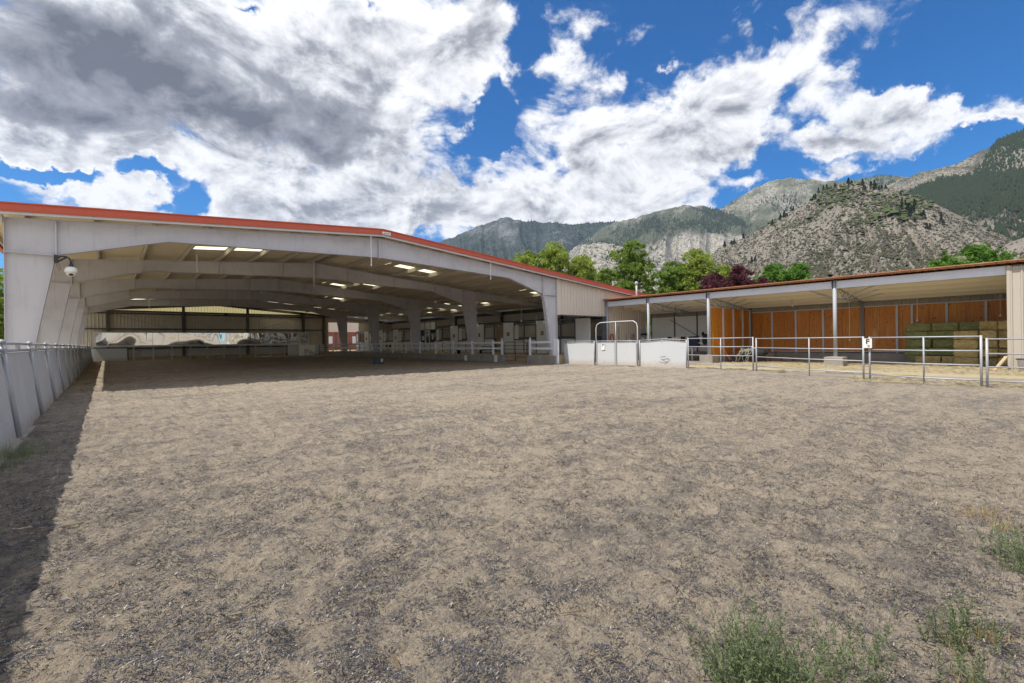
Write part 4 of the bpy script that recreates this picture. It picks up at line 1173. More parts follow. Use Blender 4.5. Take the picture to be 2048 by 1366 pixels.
for rw in range(5):
    for cl in range(4):
        yv = 4.55 - cl*1.06 + (.10 if rw % 2 else -.05)
        bale(bmg, 33.45, yv, .26 + rw*.435, f'green hay bale, {rowname[rw]} row, {colname[cl]} in the green stack at the back', 'green hay bales stacked at the back')
for i in range(2):
    bale(bmy, 32.75, 4.05 - i*1.05, .24, f'brownish bale on the ground before the green stack, {"left" if i == 0 else "right"} of two', 'bales lying before the green stack')
for rw in range(4):
    bale(bmy, 31.9, 2.55, .24 + rw*.43, f'golden hay bale, {rowname[rw]} of the lower four high pile', 'golden hay bales stacked in front', rot=.0, s=(1.1, .85, 1))
for rw in range(5):
    for cl in range(2):
        cn = 'left' if cl == 0 else 'right'
        bale(bmy, 32.3, 1.78 - cl*.62, .24 + rw*.435, f'golden hay bale, {rowname[rw]} row, {cn} column of the tall pile by the beige wall', 'golden hay bales stacked in front', rot=PI/2 if (rw + cl) % 2 else 0.0, s=(1.0, .62, 1) if not (rw + cl) % 2 else (1.15, 1, 1))
# loose straw stalks
def stalks(n, x0, x1, y0, y1, z, seed):
    r = np.random.default_rng(seed); x = r.uniform(x0, x1, n); y = r.uniform(y0, y1, n)
    k = r.random(n) < np.clip(fbm(x*1.2, y*1.2, 3)*3 - .9, .1, 1); x, y = x[k], y[k]; n = len(x)
    th = r.uniform(0, PI, n); L = r.uniform(.05, .16, n); dx, dy = np.cos(th)*L, np.sin(th)*L
    V = np.empty((n, 3, 3)); zz = z + r.uniform(.0, .03, n)
    V[:, 0] = np.stack([x - dx, y - dy, zz], 1); V[:, 1] = np.stack([x + dx, y + dy, zz + r.uniform(0, .05, n)], 1); V[:, 2] = np.stack([x - dy*.09, y + dx*.09, zz + .012], 1)
    return raw_mesh('stalks', V.reshape(-1, 3), np.arange(n*3).reshape(n, 3))
for nm, a in (('straw_stalks', (14000, 24.5, 31.5, -1, 13, .05, 5)), ('straw_stalks', (5000, 19.0, 21.9, -1.5, 4.8, .0, 6)), ('straw_stalks', (2500, 22.9, 24, 4.8, 12, .0, 8))):
    o = link(nm, stalks(*a), M['straw']); o['kind'] = 'stuff'

# ------------------------------------------------------------------ things in the shed
tub = thing('rope_tub', 'low black rubber tub heaped with tangled pale ropes and grey cloth', 'tub', (30.3, 12.2, 0))
part('tub_body', MB().lathe([(.36, 0), (.42, .05), (.45, .45), (.47, .50), (.43, .50), (.40, .42)], (0, .55, 0), 18), M['rubber'], tub, True, world=False)
part('tub_body', MB().lathe([(.40, 0), (.46, .05), (.50, .55), (.53, .60), (.48, .60), (.45, .5)], (0, -.5, 0), 18), M['rubber'], tub, True, world=False)
def lump(seed, c_, rx, ry, rz, n=14, m=9, amp=.18):
    rr = random.Random(seed); mb = MB(); vs = []
    for i in range(m + 1):
        ph = PI * i / m
        for j in range(n):
            th = 2*PI*j/n; k_ = 1 + rr.uniform(-amp, amp)
            vs.append((c_[0] + rx*k_*math.sin(ph)*math.cos(th), c_[1] + ry*k_*math.sin(ph)*math.sin(th), c_[2] + rz*k_*math.cos(ph)))
    return mb.add(vs, [(i*n + j, i*n + (j+1) % n, (i+1)*n + (j+1) % n, (i+1)*n + j) for i in range(m) for j in range(n)])
part('folded_cloth', lump(3, (0, .0, .66), .30, .42, .20, amp=.3), M['grey_cloth'], tub, True, world=False)
part('dark_bundle', lump(5, (0, -.55, .62), .42, .55, .24), M['black_cloth'], tub, True, world=False)
rr = random.Random(9)
for i in range(7):
    pts = []; yy0 = rr.uniform(-.9, .5)
    for j in range(9):
        pts.append((-.30 - .22*math.sin(j*.35) + rr.uniform(-.04, .04), yy0 + j*.035 + rr.uniform(-.10, .10), .92 - j*.11 + rr.uniform(-.02, .02)))
    part('rope', MB().tube(pts, .014, 5), M['rope'], tub, True, world=False)
solo('red_halter', MB().tube([(29.8, 13.2, .05), (29.7, 13.05, .12), (29.75, 12.9, .05), (29.6, 12.95, .03)], .02, 6), M['red'], 'small red halter dropped on the straw left of the rope tub', 'halter')
# reddish blocks beside
bl = 0
for row, (cnt, zz) in enumerate(((4, .0), (2, .27), (1, .54))):
    for i in range(cnt):
        nm = ['bottom', 'middle', 'top'][row]
        o = link('stone_block', MB().box(-.2, .2, -.30, .30, 0, .26).mesh('stone_block', bevel=.02), M['stone'], None, (33.2 + r_.uniform(-.04, .04), 12.9 - i*.66 - row*.25, zz + .03), (0, 0, r_.uniform(-.05, .05)))
        if cnt == 1: lb = 'single reddish block on top of the pile before the planks'
        elif cnt == 2: lb = f'reddish block in the middle layer of the pile, {["left", "right"][i]} of two'
        else: lb = f'reddish block in the bottom layer of the pile, {["first", "second", "third", "fourth"][i]} from the left'
        tag(o, lb, 'block', 'reddish blocks piled before the planks')
# broom by the post
t_ = thing('broom', 'dark red handled broom leaning against the cross wall behind the post', 'broom', (28.9, 13.2, .0))
part('handle', MB().cyl((0, .35, 1.45), (.25, -.35, .25), .016, 6), M['red'], t_, world=False)
part('head', MB().bar((.20, -.42, .22), (.32, -.28, .24), .12, .05), M['dark'], t_, world=False)
part('bristles', MB().prism([(-.12, 0), (.12, 0), (.08, .16), (-.08, .16)], (.26, -.38, .04), (.6, .8, 0), (0, 0, 1), (.04, -.03, 0)), M['rubber'], t_, world=False)
t_ = thing('pitchfork', 'dark handled fork standing against the white panels by the shed post', 'fork', (33.9, 14.9, .5))
part('handle', MB().cyl((0, 0, .3), (.4, .05, 1.8), .018, 6), M['dark'], t_, world=False)
part('tines', MB().bar((0, -.12, .3), (0, .12, .3), .02, .02).bar((0, -.12, .3), (-.05, -.12, 0), .012, .012).bar((0, 0, .3), (-.05, 0, 0), .012, .012).bar((0, .12, .3), (-.05, .12, 0), .012, .012), M['dark'], t_, world=False)
# saddle rail and blankets in the white bay
rk = thing('saddle_rack', 'pale wooden saddle rail standing behind the cracked white board', 'rack', (31.2, 16.4, 0))
part('top_bar', MB().cyl((0, -2.0, 1.62), (0, 2.1, 1.62), .05, 8), M['siding'], rk, world=False)
part('lower_bar', MB().cyl((0, -2.0, 1.25), (0, 2.1, 1.25), .04, 8), M['siding'], rk, world=False)
for y in (-1.9, 0, 2.0): part('leg', MB().cyl((0, y, 0), (0, y, 1.6), .05, 8), M['siding'], rk, world=False)
def blanket(y, w, name, mat, label, zt=1.70, drop=.75):
    mb = MB(); n = 8; vs = []
    prof = [(-.10, zt - drop), (-.12, zt - .3), (-.08, zt - .02), (0, zt + .02), (.08, zt - .02), (.12, zt - .3), (.10, zt - drop*.9)]
    k = len(prof); rr = random.Random(int(y*100))
    for i in range(n + 1):
        for (a, z) in prof: vs.append((31.2 + a + rr.uniform(-.02, .02), y + w*(i/n - .5), z + rr.uniform(-.02, .02)))
    mb.add(vs, [(i*k + j, i*k + j + 1, (i+1)*k + j + 1, (i+1)*k + j) for i in range(n) for j in range(k-1)])
    solo(name, mb, mat, label, 'blanket', 'blankets hung on the saddle rail', smooth=True)
blanket(16.25, .75, 'blanket', M['blue_cloth'], 'square navy blanket hanging alone in the middle of the saddle rail')
blanket(18.1, .32, 'blanket', M['blue_cloth'], 'narrow dark blanket hanging next to the round shed post')
blanket(17.05, .35, 'blanket', M['black_cloth'], 'narrow black blanket hung left of the square navy one')
def saddle(y, label, s=1.0):
    t_ = thing('saddle', label, 'saddle', (31.2, y, 1.66), group='black saddles on the saddle rail')
    seat = lump(7, (0, 0, .10), .20*s, .26*s, .10*s, amp=.06)
    part('seat', seat, M['black_cloth'], t_, True, world=False)
    part('cantle', lump(8, (0, .2*s, .22), .17*s, .06*s, .12*s, amp=.05), M['black_cloth'], t_, True, world=False)
    part('pommel', lump(9, (0, -.2*s, .20), .10*s, .06*s, .10*s, amp=.05), M['black_cloth'], t_, True, world=False)
    for sx in (-1, 1):
        part('flap', lump(11, (sx*.17*s, 0, -.20), .03, .2*s, .30*s, amp=.06), M['black_cloth'], t_, True, world=False)
saddle(15.35, 'black saddle with high cantle nearest the navy blanket', 1.15)
saddle(14.85, 'smaller black saddle in the middle of the right group', .85)
saddle(14.35, 'black saddle nearest the dark stud by the cross wall', 1.0)
# things on the siding behind the arched gate
sh = thing('wall_shelf', 'small wall shelf with bottles and boxes on the beige ribbed wall', 'shelf', (33.2, 21.6, 1.4))
part('back_panel', MB().box(-.45, .45, .10, .13, -.5, 1.0), M['trim'], sh, world=False)
for z in (-.30, .10, .45): part('shelf_board', MB().box(-.45, .45, -.18, .1, z, z + .03), M['trim'], sh, world=False)
for i, (x, z, w, h, mt, lb, cat) in enumerate(((-.3, -.27, .2, .22, 'red', 'red box on the lowest board of the wall shelf', 'box'), (.1, -.27, .24, .16, 'dark', 'dark box on the lowest board of the wall shelf', 'box'), (-.25, .13, .22, .2, 'white', 'white carton on the middle board of the wall shelf', 'carton'), (.2, .13, .15, .26, 'hay_gold', 'yellowish jar on the middle board of the wall shelf', 'jar'), (.25, .48, .3, .2, 'green_plastic', 'green potted plant on the top board of the wall shelf', 'plant'), (-.25, .48, .28, .16, 'dark', 'dark cap on the top board of the wall shelf', 'cap'))):
    solo('shelf_item' if cat == 'cap' else cat.replace(' ', '_'), MB().lathe([(w*.4, 0), (w*.5, h*.1), (w*.5, h*.8), (w*.3, h)], (33.2 + x, 21.55, 1.4 + z + .005), 8), M[mt], lb, cat, 'small things on the wall shelf')
def hung_tool(x, name, label, mat, kind):
    t_ = thing(name, label, name.replace('_', ' '), (x, 21.7, 1.7))
    if kind == 'coil':
        part('coil', MB().tube([(.20*math.cos(a), -.03 - .004*i, .30*math.sin(a)) for i, a in enumerate([k*.5 for k in range(38)])], .022, 5), M[mat], t_, True, world=False)
        part('hook', MB().cyl((0, .1, .3), (0, -.08, .3), .012, 5), M['dark'], t_, world=False)
    elif kind == 'shovel':
        part('handle', MB().cyl((0, 0, .9), (0, -.03, -.5), .018, 6), M[mat], t_, world=False)
        part('blade', MB().prism([(-.14, 0), (.14, 0), (.12, -.3), (0, -.38), (-.12, -.3)], (0, -.04, -.45), (1, 0, 0), (0, 0, 1), (0, .012, 0)), M[mat], t_, world=False)
    else:
        part('head', MB().bar((-.3, 0, -.42), (.3, 0, -.42), .05, .08), M[mat], t_, world=False)
        part('handle', MB().cyl((0, 0, -.4), (0, 0, .25), .016, 6), M[mat], t_, world=False)
hung_tool(26.2 + 2.75, 'hose_coil', 'coiled orange hose on the beige wall behind the left of the arch', 'orange', 'coil')
hung_tool(29.9, 'shovel', 'dark blue shovel hanging on the beige wall inside the arch', 'blue_plastic', 'shovel')
hung_tool(30.9, 'rake', 'dark rake leaning on the beige wall behind the arch', 'girt', 'rake')
hung_tool(31.7, 'rope_coil', 'pale rope coil on the beige wall behind the mid post', 'rope', 'coil')

# bucket, stump, plank beside the closed bay
bk = thing('bucket', 'blue grey metal bucket standing at the corner of the beige wall', 'bucket', (28.0, .55, 0))
part('body', MB().lathe([(.16, 0), (.21, .50), (.23, .52), (.20, .50), (.15, .04)], n=16), M['fascia'], bk, True, world=False)
part('rim', MB().lathe([(.225, .5), (.25, .51), (.25, .54), (.225, .55)], n=16), M['dark'], bk, True, world=False)
solo('timber', MB().bar((27.5, 1.4, .02), (28.1, 1.05, .62), .12, .05), M['aisle'], 'short pale board leaning beside the bucket at the beige wall', 'board')
solo('rock', lump(21, (27.6, .1, .12), .45, .40, .20, amp=.15), M['concrete'], 'pale rock lying on the dirt before the bucket', 'rock')
solo('rock', lump(22, (27.2, -.4, .05), .3, .3, .14, amp=.15), M['concrete'], 'flat pale stone right of the bucket at the photo edge', 'rock')

# ------------------------------------------------------------------ horse stalls down the aisle
ST = 27.8
ordn = ['first', 'second', 'third', 'fourth', 'fifth', 'sixth', 'seventh', 'eighth', 'ninth', 'tenth']
grille = MB()
for i in range(15):
    yb = .05 + i*.095; grille.cyl((0, yb, 0), (0, yb, 1.22), .011, 5, caps=False)
grille.box(-.02, .02, -.0, 1.45, 1.20, 1.27); grille.box(-.02, .02, 0, 1.45, -.05, .02)
grille_me = grille.mesh('grille')
g2 = MB()
for i in range(7):
    yb = .05 + i*.095; g2.cyl((0, yb, 0), (0, yb, 1.22), .011, 5, caps=False)
g2.box(-.02, .02, 0, .68, 1.20, 1.27); g2.box(-.02, .02, 0, .68, -.05, .02)
g2_me = g2.mesh('grille')
panelA = MB().box(-.09, .0, 0, 1.42, -.0, 2.74).mesh('sign_panel', bevel=.008)
doorA = MB().box(-.03, .03, 0, 1.50, 0, 1.10).mesh('door', bevel=.008)
ledge = MB().box(-.10, .0, .1, 1.3, 0, .16).mesh('ledge')
upper = MB().box(-.03, .0, 0, .55, 0, 1.22).mesh('upper_panel')
lower = MB().box(-.04, .02, 0, 1.3, 0, 1.10).mesh('lower_panel')
postM = MB().box(-.06, .06, -.05, .05, 0, 2.76).mesh('post')
headM = MB().box(-.07, .07, -.02, 4.4, 2.66, 2.80).mesh('header')
plaqM = MB().box(-.02, .0, -.16, .16, -.17, .17).mesh('plaque')
emb = MB(); emb.lathe([(.07, 0), (.08, .02), (.05, .03)], n=10)
emb.v = [(-.022 - c_, a, b - .02) for a, b, c_ in emb.v]; embM = emb.mesh('emblem')
sideM = MB().box(.05, 3.6, -.03, .03, 0, 1.4).mesh('partition')
backM = MB().box(3.6, 3.66, 0, 4.4, 0, 2.5).mesh('back_panel')
def stall(idx, y0, nth, brown=False, plaque=True):
    t_ = thing('horse_stall', f'{nth} white horse stall with barred door and brown plaque counted from the open barn end' if plaque else f'{nth} white horse stall with barred door and no plaque by the open barn end', 'stall', (ST, y0, .5), group='horse stalls along the barn aisle')
    def L(n, me, mat, y=0, z=0, x=0, par=None): return link(n, me, M[mat], par or t_, (x, y, z))
    sp = L('sign_panel', panelA, 'stall_white')
    if plaque:
        pq = L('plaque', plaqM, 'brown', .72, 1.70, -.091)
        L('emblem', embM, 'brass', 0, 0, 0, pq)
    L('post', postM, 'stall_steel', 1.50)
    if brown:
        L('open_doorway', MB().box(.3, .34, 0, 1.4, 0, 2.6).mesh('open_doorway'), 'aisle', 1.55)
        d = L('door', doorA, 'stall_white', 2.85, .04)
        L('grille', grille_me, 'stall_steel', 0.0, 1.18, 0, d); L('ledge', ledge, 'white', .05, 1.10, -.03, d)
    else:
        d = L('door', doorA, 'stall_white', 1.56, .04)
        L('grille', grille_me, 'stall_steel', .02, 1.18, 0, d); L('ledge', ledge, 'white', .05, .98, -.04, d)
        L('lower_panel', lower, 'stall_white', 3.10, .02)
        L('window_grille', g2_me, 'stall_steel', 3.10, 1.24)
        L('upper_panel', upper, 'stall_white', 3.80, 1.24)
    L('post', postM, 'stall_steel', 3.06 if not brown else 2.82); L('post', postM, 'stall_steel', 4.38)
    L('header', headM, 'stall_steel'); L('partition', sideM, 'stall_steel', .02); L('back_panel', backM, 'siding_in')
ys_st = [22.75, 27.15, 31.55, 35.95, 40.35, 49.1, 53.5, 57.9, 62.3]
for i, y0 in enumerate(ys_st):
    stall(i, y0, ordn[i], brown=(i == 2), plaque=(i != 0))
# tack office between the stalls
of = thing('tack_office', 'white framed office front with glass door and dark windows between the stalls', 'office', (ST, 44.75, .5))
part('wall', MB().box(ST - .05, ST + .05, 44.75, 45.95, .5, 1.55), M['stall_white'], of)
part('wall', MB().box(ST - .05, ST + .05, 47.15, 48.9, .5, 1.55), M['stall_white'], of)
for a, b in ((44.8, 45.95), (46.0, 47.1), (47.15, 48.3), (48.3, 48.95)):
    part('transom_panel', MB().box(ST - .04, ST + .04, a + .04, b - .04, 3.05, 3.85), M['stall_white'], of)
part('window_pane', MB().box(ST - .01, ST + .01, 44.9, 45.9, 1.58, 2.95), M['pane'], of)
part('window_pane', MB().box(ST - .01, ST + .01, 47.2, 48.8, 1.58, 2.95), M['pane'], of)
part('window_paper', MB().box(ST - .03, ST - .012, 45.3, 45.6, 1.9, 2.4), M['white'], of)
part('window_paper', MB().box(ST - .03, ST - .012, 47.3, 47.8, 1.8, 2.3), M['white'], of)
dr = part('door', MB().box(ST - .04, ST + .02, 46.0, 46.25, .5, 2.95).box(ST - .04, ST + .02, 46.85, 47.1, .5, 2.95).box(ST - .04, ST + .02, 46.25, 46.85, .5, 1.4).box(ST - .04, ST + .02, 46.25, 46.85, 2.75, 2.95), M['white'], of)
part('pane', MB().box(ST - .02, ST, 46.25, 46.85, 1.4, 2.75), M['pane'], dr)
part('frame', MB().box(ST - .08, ST + .06, 44.72, 44.8, .5, 3.9).box(ST - .08, ST + .06, 45.94, 46.0, .5, 3.9).box(ST - .08, ST + .06, 47.1, 47.16, .5, 3.9).box(ST - .08, ST + .06, 44.72, 49.0, 2.96, 3.04).box(ST - .08, ST + .06, 44.72, 49.0, 3.86, 3.92), M['stall_steel'], of)
part('bench', MB().box(ST - .5, ST - .1, 44.9, 45.9, .9, .95).box(ST - .5, ST - .1, 47.3, 48.4, .9, .95), M['stall_steel'], of)
# fluorescent tubes and hanging rods over the aisle
for x, y, z, ln, lb in ((26.2, 44.5, 4.25, 1.5, 'long unlit strip light hung over the aisle before the office'), (25.8, 52.5, 4.05, 2.4, 'pale strip light hung low over the middle of the aisle'), (25.5, 48.5, 4.6, 1.2, 'short strip light hung higher over the aisle')):
    t_ = thing('strip_light', lb, 'light', (x, y, z), group='strip lights over the aisle')
    part('housing', MB().box(-.07, .07, -ln/2, ln/2, 0, .08), M['trim'], t_, world=False)
    for s_ in (-1, 1): part('rod', MB().cyl((0, s_*ln*.4, .08), (0, s_*ln*.4, 5.4 - z), .014, 5), M['stall_steel'], t_, world=False)
for x, y, lb in ((27.2, 26.0, 'thin rod hanging from the roof over the first stall'), (27.2, 29.9, 'thin rod hanging from the roof over the second stall'), (27.2, 36.3, 'thin rod hanging over the fourth stall with a round fan head'), (27.2, 40.4, 'thin rod hanging from the roof over the fifth stall')):
    t_ = thing('drop_rod', lb, 'rod', (x, y, 3.3), group='thin rods hanging over the stalls')
    part('rod', MB().cyl((0, 0, 0), (0, 0, 2.05), .016, 5), M['trim'], t_, world=False)
    part('tip', MB().lathe([(.0, -.1), (.08, -.05), (.08, .05), (.0, .1)], n=8), M['white'], t_, world=False)
# green wheelbarrow, bucket, chairs in the aisle
wb = thing('wheelbarrow', 'dark green wheelbarrow parked on the aisle behind the fence', 'wheelbarrow', (24.6, 31.9, .5))
part('tray', MB().prism([(-.55, .30), (.50, .30), (.72, .62), (-.70, .62)], (0, -.32, 0), (0, 1, 0), (0, 0, 1), (.6, 0, 0)), M['green_plastic'], wb, world=False)
part('wheel', MB().cyl((.20, .75, .18), (.29, .75, .18), .18, 14), M['rubber'], wb, world=False)
part('handle', MB().cyl((.0, -.9, .55), (.2, .7, .22), .02, 6), M['orange'], wb, world=False)
part('handle', MB().cyl((.5, -.9, .55), (.3, .7, .22), .02, 6), M['orange'], wb, world=False)
part('leg', MB().bar((.05, -.35, 0), (.05, -.25, .32), .03, .03), M['dark'], wb, world=False)
part('leg', MB().bar((.45, -.35, 0), (.45, -.25, .32), .03, .03), M['dark'], wb, world=False)
t_ = thing('water_bucket', 'small blue bucket with white label on the aisle edge', 'bucket', (23.6, 34.3, .5))
part('body', MB().lathe([(.14, 0), (.19, .30), (.20, .32)], n=14), M['blue_cloth'], t_, True, world=False)
part('label_patch', MB().box(-.205, -.195, -.07, .07, .08, .22), M['white'], t_, world=False)
for y, mt, lb in ((51.2, 'red', 'red folding chair on the aisle behind the fence'), (50.2, 'dark', 'dark folding chair left of the red one on the aisle'), (52.9, 'brown', 'brown folding chair at the far side of the fence posts')):
    t_ = thing('folding_chair', lb, 'chair', (24.6, y, .5), group='chairs on the aisle')
    part('seat', MB().box(-.22, .22, -.24, .24, .42, .46), M[mt], t_, world=False)
    part('backrest', MB().prism([(-.24, .5), (.24, .5), (.24, .9), (-.24, .9)], (.22, 0, 0), (0, 1, 0), (.15, 0, 1), (.03, 0, 0)), M[mt], t_, world=False)
    for sx in (-.2, .2):
        for sy in (-.22, .22): part('leg', MB().cyl((sx*1.1, sy, 0), (sx*.6, sy, .43), .013, 5), M['dark'], t_, world=False)

# ------------------------------------------------------------------ things seen through the far doorway
hd = thing('loading_canopy', 'beige sheet canopy seen through the far doorway of the aisle', 'canopy', (26, 72, 0))
part('front_sheet', MB().box(23.0, 31.0, 73.5, 73.6, 3.4, 5.2), M['siding'], hd)
part('roof_sheet', MB().box(23.0, 31.0, 73.6, 79, 5.1, 5.2), M['siding'], hd)
for x in (23.3, 27.4, 30.8): part('post', MB().box(x - .1, x + .1, 73.7, 73.9, 0, 3.4), M['girt'], hd)
bb = thing('brick_house', 'red brick house with white garage seen through the far doorway', 'house', (33, 92, 0))
part('wall', MB().box(28, 38.2, 90, 96, 0, 4.6), M['brick'], bb)
part('garage', MB().box(38.25, 48, 88, 96, 0, 5.0), M['white'], bb)
for x in (30, 32.4, 34.8, 37): part('window', MB().box(x - .35, x + .35, 89.94, 90.02, 1.6, 3.0), M['white'], bb)
part('vent', MB().box(39, 41, 87.94, 88.0, 3.4, 3.8).box(39, 41, 87.94, 88.0, 2.6, 3.0), M['girt'], bb)
part('roof', MB().prism([(-1, 0), (21, 0), (10, 3)], (28, 89, 4.9), (1, 0, 0), (0, 0, 1), (0, 8, 0)), M['girt'], bb)
# low outbuilding and rail left of the arena
lo = thing('trailer', 'small reddish outbuilding seen past the left edge column', 'shed', (-9.5, 70, 0))
part('body', MB().box(-13.5, -8.3, 68, 73, 0, 2.4), M['brick'], lo)
part('roof', MB().prism([(-.4, 0), (5.8, 0), (2.7, 1.0)], (-13.5, 67.7, 2.4), (1, 0, 0), (0, 0, 1), (0, 5.6, 0)), M['girt'], lo)
part('door', MB().box(-9.6, -8.7, 67.95, 68.0, 0, 2.0), M['white'], lo)
wf = thing('paddock_fence', 'dark wooden paddock fence outside the left kick wall', 'fence', (-7, 30, 0))
for z in (.5, .9, 1.3): part('rail', MB().bar((-7, 24, z), (-6.2, 66, z), .04, .12), M['girt'], wf)
for i in range(15): part('post', MB().box(-7.06 + i*.055, -6.94 + i*.055, 24 + i*3 - .06, 24 + i*3 + .06, 0, 1.45), M['girt'], wf)

# ------------------------------------------------------------------ mountains
def f_mtn(rock, rock2, veg, veg2, sc_=1.0, vegbias=0.0, spots=True):
    def f(t):
        p = pos(t); a = t.n('ShaderNodeAttribute', attribute_name='veg').outputs['Fac']
        n1 = t.noise(p, .012*sc_, 6, .62); n2 = t.noise(p, .06*sc_, 6, .65, .5); n3 = t.noise(p, .25*sc_, 4, .6)
        r = t.ramp(n2.outputs[0], [(.3, rock2), (.52, rock), (.75, tuple(min(1, q_*1.25) for q_ in rock))])
        cr = t.voro(p, .09*sc_, 'DISTANCE_TO_EDGE'); r = t.mix(t.ss(cr.outputs['Distance'], .10, .0, 0, .28), r, rock2)
        v_ = t.ramp(n3.outputs[0], [(.3, veg2), (.7, veg)])
        k = t.m('ADD', t.m('MULTIPLY', n1.outputs[0], .8), t.m('MULTIPLY', n2.outputs[0], .5))
        k = t.m('ADD', k, t.m('MULTIPLY_ADD', a, 1.0, -.5 + vegbias))
        mk = t.ss(k, .60, .78)
        if spots:
            vo = t.voro(p, .22*sc_); vo2 = t.voro(p, .10*sc_)
            sp = t.m('MAXIMUM', t.ss(vo.outputs['Distance'], .42, .26), t.ss(vo2.outputs['Distance'], .34, .22))
            mk = t.m('MAXIMUM', mk, t.m('MULTIPLY', sp, t.ss(k, .18, .50)))
        mk = t.m('MULTIPLY', mk, t.ss(n3.outputs[0], .30, .58, .45, 1.0))
        c = t.mix(mk, r, v_)
        h = t.m('ADD', t.m('MULTIPLY', n2.outputs[0], 1.0), t.m('ADD', t.m('MULTIPLY', n3.outputs[0], .4), t.m('MULTIPLY', mk, .25)))
        return pbsdf(t, c, .95, 0, h, .7 if sc_ < 2 else .45, 9.0/sc_, spec=.1)
    return f
ROCK = (.38, .34, .30); ROCKD = (.21, .19, .175)
M['mt_blue'] = material('forested_far_range', f_mtn((.24, .235, .235), (.11, .115, .125), (.035, .05, .036), (.022, .035, .03), .45, .03))
M['mt_rock'] = material('rocky_range', f_mtn((.36, .33, .285), (.17, .16, .145), (.065, .08, .04), (.035, .05, .03), .6, -.02))
M['mt_peak'] = material('scrubby_peak', f_mtn((.32, .30, .25), (.18, .17, .135), (.09, .105, .055), (.05, .065, .04), .7, .04))
M['mt_near'] = material('scree_hill', f_mtn((.225, .20, .168), (.145, .13, .112), (.085, .082, .055), (.06, .058, .042), 2.4, -.36))
M['mt_dark'] = material('pine_slope', f_mtn((.27, .25, .205), (.13, .125, .105), (.05, .052, .032), (.022, .027, .02), 1.3, -.10))

def vegmap(blobs, base):
    def f(azd, eld, X_, Y_):
        v = base + 0*azd
        for (a, e, ra, re, w) in blobs:
            v = v + w*np.exp(-((azd - a)/ra)**2 - ((eld - e)/re)**2)
        return v
    return f
def mountain(name, crest, R0, R1, mat, rough, seed, nu=520, nv=120, az0=None, az1=None, veg=None, spur=.35, behind=.35, jag=0.0, p_=1.15):
    """height field over distance and bearing; the crest lies about R1 metres out"""
    ca = np.array([c_[0] for c_ in crest]); ce = np.array([c_[1] for c_ in crest])
    az0 = ca[0] if az0 is None else az0; az1 = ca[-1] if az1 is None else az1
    A_ = np.linspace(az0, az1, nu); s = np.concatenate([np.linspace(0, 1, nv), 1 + np.linspace(0, 1, 14)[1:] * behind])
    e = np.interp(A_, ca, ce)
    k = np.hanning(9); k /= k.sum(); e = np.convolve(np.pad(e, 4, 'edge'), k, 'valid')
    e = e + (fbm(A_*1.9 + seed, A_*0 + seed, 5, .6) - .5) * jag
    Rc = R1 * (1 + (fbm(A_*.12 + seed, A_*0 + 3.3, 3) - .5) * .25)
    H = Rc * np.tan(np.radians(e)) 
    AA, SS = np.meshgrid(A_, s)
    R = R0 + (Rc[None, :] - R0) * SS
    X_ = R*np.sin(np.radians(AA)); Y_ = R*np.cos(np.radians(AA))
    w = np.clip(SS, 0, 1); prof = w**p_
    back = np.clip(SS - 1, 0, None)
    wx = X_/R1; wy = Y_/R1
    warp = (fbm(wx*2.2 + seed, wy*2.2, 3) - .5) * 1.2
    sp = fbm((AA*.16 + warp + seed)*1.3, wy*.8 + wx*.6, 4, .55, ridged=True)
    env = 4*w*(1 - w)
    h = H[None, :] * (prof - back*1.1)
    h = h - H[None, :] * spur * env * (1 - sp)
    det = (fbm(wx*14 + seed, wy*14, 5, .55, ridged=True) - .5)
    h = h + det * rough * R1 * (np.clip(w*2, 0, 1)) * np.where(SS > .995, 0.35, 1)
    # keep every slope below its own crest line of sight
    lim = (H / Rc)[None, :] * R * (1 - .015*(1 - w))
    h = np.where(SS < .995, np.minimum(h, lim), h)
    h = h * np.clip(w*8, 0, 1) - 6*(1 - np.clip(w*8, 0, 1)) 
    V = np.stack([X_.ravel(), Y_.ravel(), h.ravel() + 1.5], 1); n0, n1_ = SS.shape
    i = np.arange(n0*n1_).reshape(n0, n1_)
    F = np.stack([i[:-1, :-1].ravel(), i[:-1, 1:].ravel(), i[1:, 1:].ravel(), i[1:, :-1].ravel()], 1)
    me = raw_mesh(name, V, F, True)
    el = np.degrees(np.arctan2(h, R))
    vg = (veg or vegmap([], .5))(AA, el, X_, Y_)
    at = me.attributes.new('veg', 'FLOAT', 'POINT'); at.data.foreach_set('value', vg.astype(np.float32).ravel())
    struct('mountain', me, mat)
    return dict(A=A_, s=s, X=X_, Y=Y_, Z=h + 1.5, veg=vg, az=AA, el=el)

cA = [(16.68, 7.2), (25.38, 9.81), (32.46, 12.03), (35.51, 13.24), (37.36, 14.0), (39.83, 14.69), (41.06, 14.85), (42.9, 14.48), (45.97, 14.22), (49.01, 13.93), (52.01, 13.89), (54.37, 13.8), (57.81, 13.21), (63.27, 11.74), (68.33, 9.62), (77.19, 5.69)]
cA2 = [(45.91, 8.9), (49.59, 11.6), (52.0, 13.2), (54.37, 13.97), (56.11, 14.18), (58.4, 14.66), (60.07, 14.89), (62.25, 14.99), (63.84, 14.81), (65.39, 14.2), (66.9, 13.33), (68.37, 12.36), (70.27, 10.99), (72.98, 8.62), (77.19, 5.69)]
cB = [(59.46, 10.38), (62.76, 12.88), (65.13, 14.23), (66.92, 15.05), (68.9, 16.04), (70.8, 16.48), (71.95, 16.43), (73.07, 16.08), (75.24, 15.59), (76.89, 15.27), (78.87, 15.27), (81.11, 14.83), (82.87, 14.3), (86.11, 12.49), (88.96, 10.23)]
